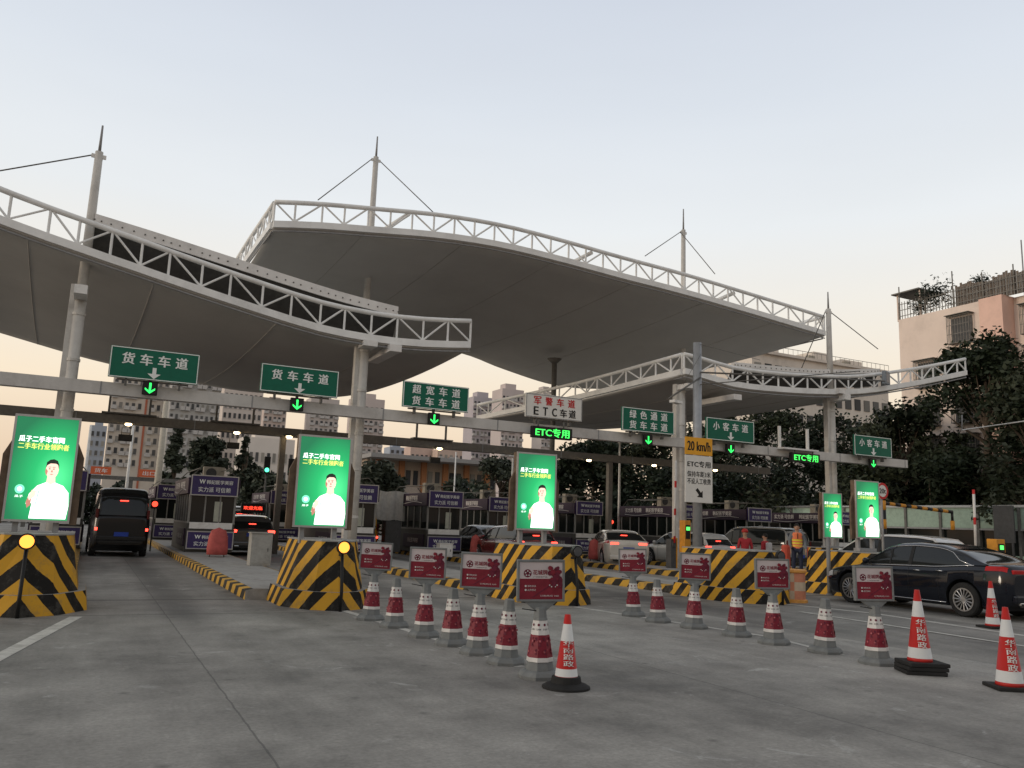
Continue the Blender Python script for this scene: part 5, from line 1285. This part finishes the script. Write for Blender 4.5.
tr = [(992, 35.2, 338, 150, 'tall spreading tree at the right edge in front of the pink building', 6500, .24),
      (1040, 31, 372, 150, 'tree cut by the right frame edge before the pink building', 4000, .24),
      (905, 42, 405, 130, 'dark tree directly behind the rightmost green lane sign', 6000, .27),
      (845, 62, 408, 130, 'dark tree behind the far right canopy column', 5500, .3),
      (780, 68, 410, 130, 'dark tree behind the ETC text display on the right', 5500, .32),
      (715, 64, 414, 120, 'dark tree behind the speed sign pole', 5500, .3),
      (650, 72, 428, 120, 'dark tree behind the green channel sign', 5000, .33),
      (592, 75, 437, 110, 'dark tree behind the right end of the ETC sign', 5000, .33),
      (935, 38.5, 470, 90, 'low dark tree over the green wall', 5500, .3),
      (870, 46, 455, 120, 'lower bush-like tree above the white vehicle', 4500, .24),
      (760, 52, 462, 130, 'lower tree behind the red helmeted worker', 4500, .25),
      (680, 54, 465, 110, 'lower tree behind the booth by the speed sign pole', 4500, .25),
      (500, 82, 458, 80, 'round tree left of the centre green screen', 3600, .33),
      (555, 80, 452, 70, 'small tree behind the centre green screen', 3600, .33),
      (376, 62, 462, 60, 'bushy tree right of the second green screen', 3600, .26),
      (457, 74, 472, 42, 'small tree above the booth under the oversize sign', 2200, .26),
      (200, 88, 434, 48, 'round tree between the two far left lamps', 4000, .34),
      (238, 92, 452, 40, 'low tree left of the low white building', 2500, .34),
      (262, 80, 470, 60, 'dark hedge-like tree behind the traffic lights', 3500, .3),
      (1022, 36.5, 468, 90, 'dark lower tree by the street lamp at the right edge', 5000, .2)]
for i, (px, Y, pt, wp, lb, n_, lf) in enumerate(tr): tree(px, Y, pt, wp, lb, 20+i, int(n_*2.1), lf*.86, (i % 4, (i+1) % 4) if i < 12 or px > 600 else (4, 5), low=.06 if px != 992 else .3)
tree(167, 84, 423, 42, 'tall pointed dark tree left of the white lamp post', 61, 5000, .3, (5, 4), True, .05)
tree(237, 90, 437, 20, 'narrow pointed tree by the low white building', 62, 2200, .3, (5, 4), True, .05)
# far greenery closing the horizon
def hedge(x0, x1, Y, pxt, name, lb, seed, hh):
    rnd = random.Random(seed); b = MB(); m0, m1 = b.mi(LV[0]), b.mi(LV[3])
    for i in range(int((x1-x0)*260)):
        x = rnd.uniform(x0, x1); y = Y+rnd.gauss(0, 1.1); top_ = hh*(.75+.18*math.sin(x*.7)+.12*math.sin(x*2.3+1))
        z = rnd.random()**.7*top_; s = rnd.uniform(.15, .38); e1 = Vector((rnd.gauss(0, 1), rnd.gauss(0, 1), rnd.gauss(0, 1))).normalized(); e2 = e1.orthogonal()
        q = Vector((x, y, z)); f = b.b.faces.new([b.b.verts.new(q+e1*s), b.b.verts.new(q+e2*s*.5), b.b.verts.new(q-e1*s), b.b.verts.new(q-e2*s*.5)]); f.material_index = m0 if i % 2 else m1
    o = b.build(name); o['kind'] = 'stuff'; return o
hedge(-30, 30, 96, 0, 'shrubbery', '', 3, 4.5); hedge(30, 92, 70, 0, 'shrubbery', '', 4, 5.5)

# ------------------------------------------------------------------ buildings
WIN = mat('far_window', (.07, .075, .08), .3, var=.5, scale=.6)
def _rnd(M_):
    t = M_.node_tree; oi = t.nodes.new('ShaderNodeObjectInfo'); r_ = t.nodes.new('ShaderNodeValToRGB'); e = r_.color_ramp.elements
    e[0].color = (.03, .034, .04, 1); e[1].color = (.34, .32, .28, 1); e[1].position = 1; q = r_.color_ramp.elements.new(.7); q.color = (.10, .10, .10, 1)
    t.links.new(oi.outputs['Random'], r_.inputs[0]); t.links.new(r_.outputs[0], t.nodes['Principled BSDF'].inputs['Base Color'])
_rnd(WIN)
RAIL = mat('balcony_rail', (.50, .48, .46), .7, var=.15)
def tower(px0, px1, pytop, Y, label, c, fl=3.0, cols=6, balc=True, stripe=None, dep=9, strip_c=(.45, .15, .09), zmin=0):
    a, d = atY(px0, 480, Y), atY(px1, 480, Y); H = atY((px0+px1)/2, pytop, Y).z; W = d.x-a.x
    t = thing('apartment_tower' if H > 25 else 'low_building', label, 'building', ((a.x+d.x)/2, Y, 0))
    M_ = mat('wall_%d%d' % (px0, px1), c, .85, var=.06, scale=.15, dirt=.2)  # far towers get pale wall colours in place of haze
    MB().box((0, dep/2, H/2), (W, dep, H), M_).build('wall', t)
    MB().box((0, dep/2, H+.6), (W*.5, dep*.5, 1.2+ (2.4 if H > 25 else 0)), M_).build('roof_house', t)
    nfl = int((H-zmin-1)/fl); cw = W/cols
    w0 = MB().box((0, 0, 0), (cw*.50, .18, fl*.50), WIN).build('window', t); fr = MB().box((0, .05, -fl*.28), (cw*.6, .34, .14), RAIL).build('sill', w0)
    bo = MB().box((0, -.45, -fl*.22), (cw*.9, 1.0, fl*.34), RAIL).build('balcony', t) if balc else None
    wn = bn = 0; restw, restb = MB(), MB()
    for r_ in range(nfl-1, -1, -1):
        for q in range(cols):
            if stripe is not None and q == stripe: continue
            z = zmin+fl*(r_+.62); x = -W/2+cw*(q+.5)
            if wn < 100:
                o = w0 if wn == 0 else w0.copy()
                if wn: col.objects.link(o); o.parent = t; f2 = fr.copy(); col.objects.link(f2); f2.parent = o
                o.location = (x, -.06, z)
            else: restw.box((x, -.06, z), (cw*.5, .18, fl*.5), WIN)
            wn += 1
            if balc and q % 3 != 1:
                if bn < 100:
                    o = bo if bn == 0 else bo.copy()
                    if bn: col.objects.link(o); o.parent = t
                    o.location = (x, 0, z)
                else: restb.box((x, -.45, z-fl*.22), (cw*.9, 1.0, fl*.34), RAIL)
                bn += 1
    if wn > 100: restw.build('window', t)['kind'] = 'stuff'
    if bn > 100: restb.build('balcony', t)['kind'] = 'stuff'
    if stripe is not None: MB().box((-W/2+cw*(stripe+.5), -.15, H/2), (cw*.32, .3, H), mat('stripe_%d' % px0, strip_c, .8, var=.08)).build('wall_stripe', t)
    return t
tower(102, 160, 372, 240, 'far tower with an orange vertical stripe at the far left', (.60, .54, .47), cols=9, stripe=5, zmin=12)
tower(162, 213, 370, 230, 'grey balconied tower left of the plain pale tower', (.46, .45, .43), cols=10, zmin=12)
tower(216, 256, 380, 260, 'plain pale tower behind the pointed small tree', (.66, .58, .52), cols=8, balc=False, zmin=14)
tower(84, 101, 425, 290, 'slim bluish tower at the far left beside the striped one', (.40, .43, .48), cols=3, balc=False, zmin=14)
tower(258, 281, 402, 330, 'pinkish tower behind the second truck sign post', (.58, .48, .43), cols=5, zmin=16)
tower(305, 334, 398, 330, 'pair tower just above the second green screen', (.54, .49, .46), cols=6, zmin=16)
tower(349, 380, 398, 340, 'tower seen right of the tallest column', (.56, .49, .46), cols=6, zmin=16)
tower(240, 292, 438, 150, 'low white building with long window rows behind the traffic lights', (.72, .66, .60), cols=9, fl=3.2, balc=False, dep=8)
tower(388, 404, 447, 380, 'small blue grey block left of the centre skyline', (.38, .42, .48), cols=3, zmin=14, balc=False)
tower(409, 432, 447, 360, 'low pink block between the centre sign and the tall column', (.62, .47, .40), cols=5, zmin=14)
tower(437, 468, 450, 350, 'low pink block under the oversize lane sign', (.60, .46, .38), cols=6, zmin=14)
tower(470, 493, 397, 300, 'tall tower right of the oversize lane sign', (.48, .44, .46), cols=6, zmin=14)
tower(499, 521, 389, 280, 'tall tower left of the white ETC sign', (.56, .49, .47), cols=6, zmin=14)
tower(540, 552, 391, 320, 'far tower rising behind the white ETC sign', (.54, .49, .46), cols=4, zmin=14)
# long low building with terracotta piers
a, d = atY(366, 480, 104), atY(496, 480, 104); H = atY(430, 463, 104).z
t = thing('low_building', 'long low building with terracotta piers and flat roof in the centre', 'building', ((a.x+d.x)/2, 104, 0)); W = d.x-a.x
MB().box((0, 6, H/2), (W, 12, H), mat('low_wall', (.45, .37, .30), .85)).build('wall', t); MB().box((0, 4.5, H+.25), (W+1.5, 17, .5), mat('low_roof', (.33, .32, .31), .8)).build('roof', t)
for i in range(6): MB().box((-W/2+W*(i+.5)/6, -.25, H/2), (.7, .5, H), mat('terracotta', (.42, .19, .09), .8)).build('pier', t)
for i in range(18):
    for z in (H-2.1,): MB().box((-W/2+W*(i+.5)/18, -.04, z), (W/18*.62, .1, 1.9), WIN).build('window', t)
MB().box((0, -.1, H-3.9), (W, .2, 1.1), mat('band_wall', (.5, .42, .36), .8)).build('parapet', t)

# white building behind the right canopy
a, d = atY(752, 360, 78), atY(887, 360, 78); W = d.x-a.x; H = atY(820, 362, 78).z
t = thing('apartment_building', 'cream apartment block with roof railing behind the right canopy', 'building', ((a.x+d.x)/2, 78, 0))
CRM = mat('cream_wall', (.72, .65, .57), .85, var=.07, scale=.5, dirt=.3)
MB().box((0, 5, H/2), (W, 10, H), CRM).build('wall', t)
MB().box((0, -.0, H+.05), (W+.5, .9, .35), CRM).build('cornice', t)
for i in range(14):
    for k_ in range(3):
        wz = H-2.1-3*k_; o = MB().box((-W/2+W*(i+.5)/14, -.05, wz), (W/14*.6, .12, 1.5), WIN).build('window', t); MB().box((0, -.02, -.85), (W/14*.72, .3, .1), RAIL).build('sill', o); o.children
b = MB()
for i in range(30): b.tube([(-W/2+W*i/29, -.2, H+.2), (-W/2+W*i/29, -.2, H+1.0)], .03, DSTEEL, 4, False)
b.tube([(-W/2, -.2, H+1.0), (W/2, -.2, H+1.0)], .035, DSTEEL, 4); b.build('roof_railing', t)
for x, w_, h_ in ((-W*.30, 5, 2.3), (W*.12, 3, 2.2), (W*.36, 4, 1.8)): MB().box((x, 5, H+h_/2), (w_, 4, h_), CRM).build('roof_house', t)
for x in (-W*.05, W*.22): b = MB(); b.box((x, 1, H+.5), (1.1, .6, .8), mat('ac_beige', (.36, .33, .27), .6)); b.build('air_conditioner', t)
# pink building, its long side runs along the lanes
XB = 58.0
p0 = atX(898.5, 320, XB); p1 = atX(981, 303, XB); p2_ = atX(1004, 297, XB); H = p0.z
t = thing('apartment_building', 'pink and cream apartment block with planted rooftop cage at the right edge', 'building', (XB, p0.y, 0)); Ly = p0.y+4
PK = mat('pink_wall', (.80, .54, .44), .85, var=.06, scale=.5, dirt=.25); CR2 = mat('cream_wall2', (.80, .67, .58), .85, var=.06, scale=.5, dirt=.25)
ly1 = p0.y-p1.y
MB().box((7, -ly1/2, H/2), (14, ly1, H), CR2).build('wall', t)
lp = p1.y-p2_.y; MB().box((6.9, -ly1-lp/2, H/2), (14.4, lp, H+.1), PK).build('wall', t)
MB().box((7.6, -ly1-lp-7, H/2), (13.0, 14, H), CR2).build('wall', t)
CAGE = mat('cage_grey', (.20, .19, .17), .7, var=.3)
def cagewin(y, z, xo):
    o = MB().box((xo-.04, y, z), (.14, 1.7, 1.9), WIN).build('window', t); b = MB()
    for i in range(9): b.box((xo-.55, y-.9+1.8*i/8, z), (.035, .035, 2.1), CAGE)
    for zz in (-1.05, -.35, .35, 1.05): b.box((xo-.55, y, z+zz), (.04, 1.85, .04), CAGE)
    for s in (-1, 1):
        for zz in (-1.05, 1.05): b.box((xo-.28, y+s*.92, z+zz), (.55, .04, .04), CAGE)
        for k__ in (.18, .36): b.box((xo-k__, y+s*.92, z), (.03, .03, 2.1), CAGE)
    b.box((xo-.33, y, z+1.15), (.75, 2.0, .05), CAGE); b.box((xo-.3, y, z-1.05), (.5, 1.85, .04), CAGE); b.build('security_cage', o)
for k_ in range(6):
    z = H-1.9-3.05*k_
    cagewin(-ly1+1.6, z, 0); cagewin(-ly1*.35, z, 0) if k_ > 0 else None; cagewin(-ly1-lp-1.6, z, 1.1); cagewin(-ly1-lp-6.5, z, 1.1)
b = MB()
for i in range(70):
    y = -i*.26; b.box((.15, y, H+.75), (.03, .05, 1.5), CAGE)
for z in (.3, .8, 1.3): b.box((.15, -9.1, H+z), (.04, 18.2, .05), CAGE)
for i in range(8): b.tube([(.2, -2.4*i, H), (.2, -2.4*i, H+random.Random(i).uniform(2.0, 3.0))], .05, CAGE, 5)
b.build('rooftop_fence', t)
b = MB(); WOODM = mat('weathered_wood', (.17, .14, .115), .9, var=.35, scale=3)
for i in range(46):
    y = -5.0-i*.2; hh = 1.55+.15*math.sin(i*.4)+.25*random.Random(i).random(); b.box((.35, y, H+hh/2), (.04, .17, hh), WOODM)
MB().box((2.2, -14.5, H+2.75), (4, 5.5, .12), CAGE).build('shelter_roof', t); MB().box((1.8, -.6, H+2.3), (3.4, 2.6, .1), CAGE).build('shelter_roof', t)
for y in (.4, -1.7): MB().box((.5, y, H+1.15), (.1, .1, 2.3), CR2).build('shelter_post', t)
b.build('rooftop_cladding', t)
b = MB(); rnd = random.Random(9); i0, i1 = b.mi(LV[0]), b.mi(LV[3])
for (cy, cz, cx, rd, nn) in ((-2.8, 1.7, .9, 1.25, 700), (-1.5, 1.0, .8, .8, 300), (-14.5, 1.6, 1.0, 1.2, 650), (-16.5, 1.7, 1.0, 1.3, 650), (-6.5, 1.9, 1.1, .7, 200)):
    for i in range(nn):
        q = Vector((cx, cy, H+cz))+Vector((rnd.gauss(0, .45), rnd.gauss(0, .5), rnd.gauss(0, .42)))*rd; s = rnd.uniform(.08, .2); e1 = Vector((rnd.gauss(0, 1), rnd.gauss(0, 1), rnd.gauss(0, 1))).normalized(); e2 = e1.orthogonal()
        f = b.b.faces.new([b.b.verts.new(q+e1*s), b.b.verts.new(q+e2*s*.5), b.b.verts.new(q-e1*s), b.b.verts.new(q-e2*s*.5)]); f.material_index = i0 if i % 2 else i1
b.build('rooftop_plants', t)

# green noise wall along the right side of the plaza
XW = 48.0
t = thing('noise_wall', 'long pale green wall with dark openings along the right side', 'wall', (XW, 0, 0)); HW = atX(950, 507.5, XW).z
GW = mat('wall_green', (.32, .42, .34), .6, var=.12, dirt=.3)
b = MB(); b.box((0, 35, HW-.62), (.2, 50, 1.24), GW); b.build('upper_panels', t)
b = MB(); b.box((-.02, 35, HW+.06), (.4, 50, .14), mat('wall_cap', (.42, .43, .42), .5)); b.build('cap_rail', t)
b = MB(); b.box((.1, 35, (HW-1.24)/2), (.1, 50, HW-1.24), BGLASS); b.build('dark_glazing', t)
b = MB()
for i in range(21): b.box((-.05, 10+2.5*i, HW/2), (.3, .16, HW), DSTEEL)
b.box((-.03, 35, HW-1.3), (.3, 50, .1), GREY); b.box((-.03, 35, .4), (.3, 50, .8), GW)
b.build('posts', t)
p = atX(1004, 522, XW-1.2); t = thing('display_panel', 'dark upright panel standing before the green wall at the right edge', 'display', (p.x, p.y, 0)); MB().box((0, 0, HW-1.0), (.12, 1.2, 2.1), DGREY, 0, .02).build('panel', t)
for s in (-1, 1): MB().box((0, s*.45, (HW-2)/2), (.1, .1, HW-2), DGREY).build('leg', t)

# ------------------------------------------------------------------ light poles
def lpole(px, py0, py1, Y, r, lb, lamp=True, m_=WHITE, double=False):
    p = atY(px, py0, Y); t = thing('light_pole', lb, 'light pole', (p.x, Y, 0)); H = p.z
    MB().tube([(0, 0, 0), (0, 0, H)], [r*1.25, r*.8], m_, 10).build('pole', t)
    if lamp:
        b = MB()
        for s in ((1, -1) if double else (1,)): b.tube([(0, 0, H-.1), (s*.5, 0, H+.25), (s*1.2, 0, H+.3)], .04, m_, 6); b.box((s*1.4, 0, H+.28), (.55, .2, .1), GREY, 0, .02)
        b.build('lamp_arm', t)
lpole(91, 425, 480, 58, .09, 'thin white pole just right of the far left screen', False)
lpole(134, 420, 480, 66, .10, 'thin white pole above the roof of the black van', False)
lpole(167, 395, 480, 60, .20, 'thick pale lamp post between two far left towers', False, mat('cream_post', (.50, .46, .38), .6))
lpole(620, 440, 500, 40, .07, 'slim white pole left of the green channel sign', False)
lpole(513, 458, 500, 44, .07, 'slim white pole immediately left of the centre green screen', False)
lpole(456, 452, 480, 70, .07, 'slim white pole above the third booth sign', False)
lpole(990, 448, 520, 40, .08, 'curved street lamp among the trees at the right', True, GREY)
lpole(1021, 240, 520, 36, .06, 'tall thin pole at the extreme right edge', False, GREY)
# overhead wire at the right
b = MB(); b.tube([atY(962, 430, 30), atY(1040, 419, 22)], .03, WHITE, 5); b.tube([atY(962, 430, 30)+Vector((0, 0, -.0)), atY(962, 415, 30)], .03, GREY, 5)
o = b.build('cable'); tag(o, 'pale overhead cable crossing the trees at the right edge', 'cable')
for o in list(col.objects):
    if o.parent and o.get('label') == '': del o['label']

# small red lane lights among the booths
for (px, py, Y, lb) in ((155, 504, 36, 'right of the black van'), (427, 515, 37, 'left above the second poster board'), (458, 521, 37, 'right of the purple sign above the third poster board'), (498, 517, 41, 'left of the centre green screen'), (612, 522, 40, 'above the white sedan roof'), (626, 526, 40, 'right above the white sedan')):
    p = atY(px, py, Y); t = thing('lane_light', 'small red lane light '+lb, 'signal', p, 0, 'small red lane lights by the booths')
    MB().box((0, .07, 0), (.32, .12, .36), BLACK, 0, .02).build('case', t); b = MB(); b.lathe([(0, -.02), (.10, -.015), (.11, .01)], REDL, 14, axis='Y'); b.build('lens', t); MB().tube([(0, .07, -.18), (0, .07, .0-p.z)], .03, DSTEEL, 6).build('post', t)
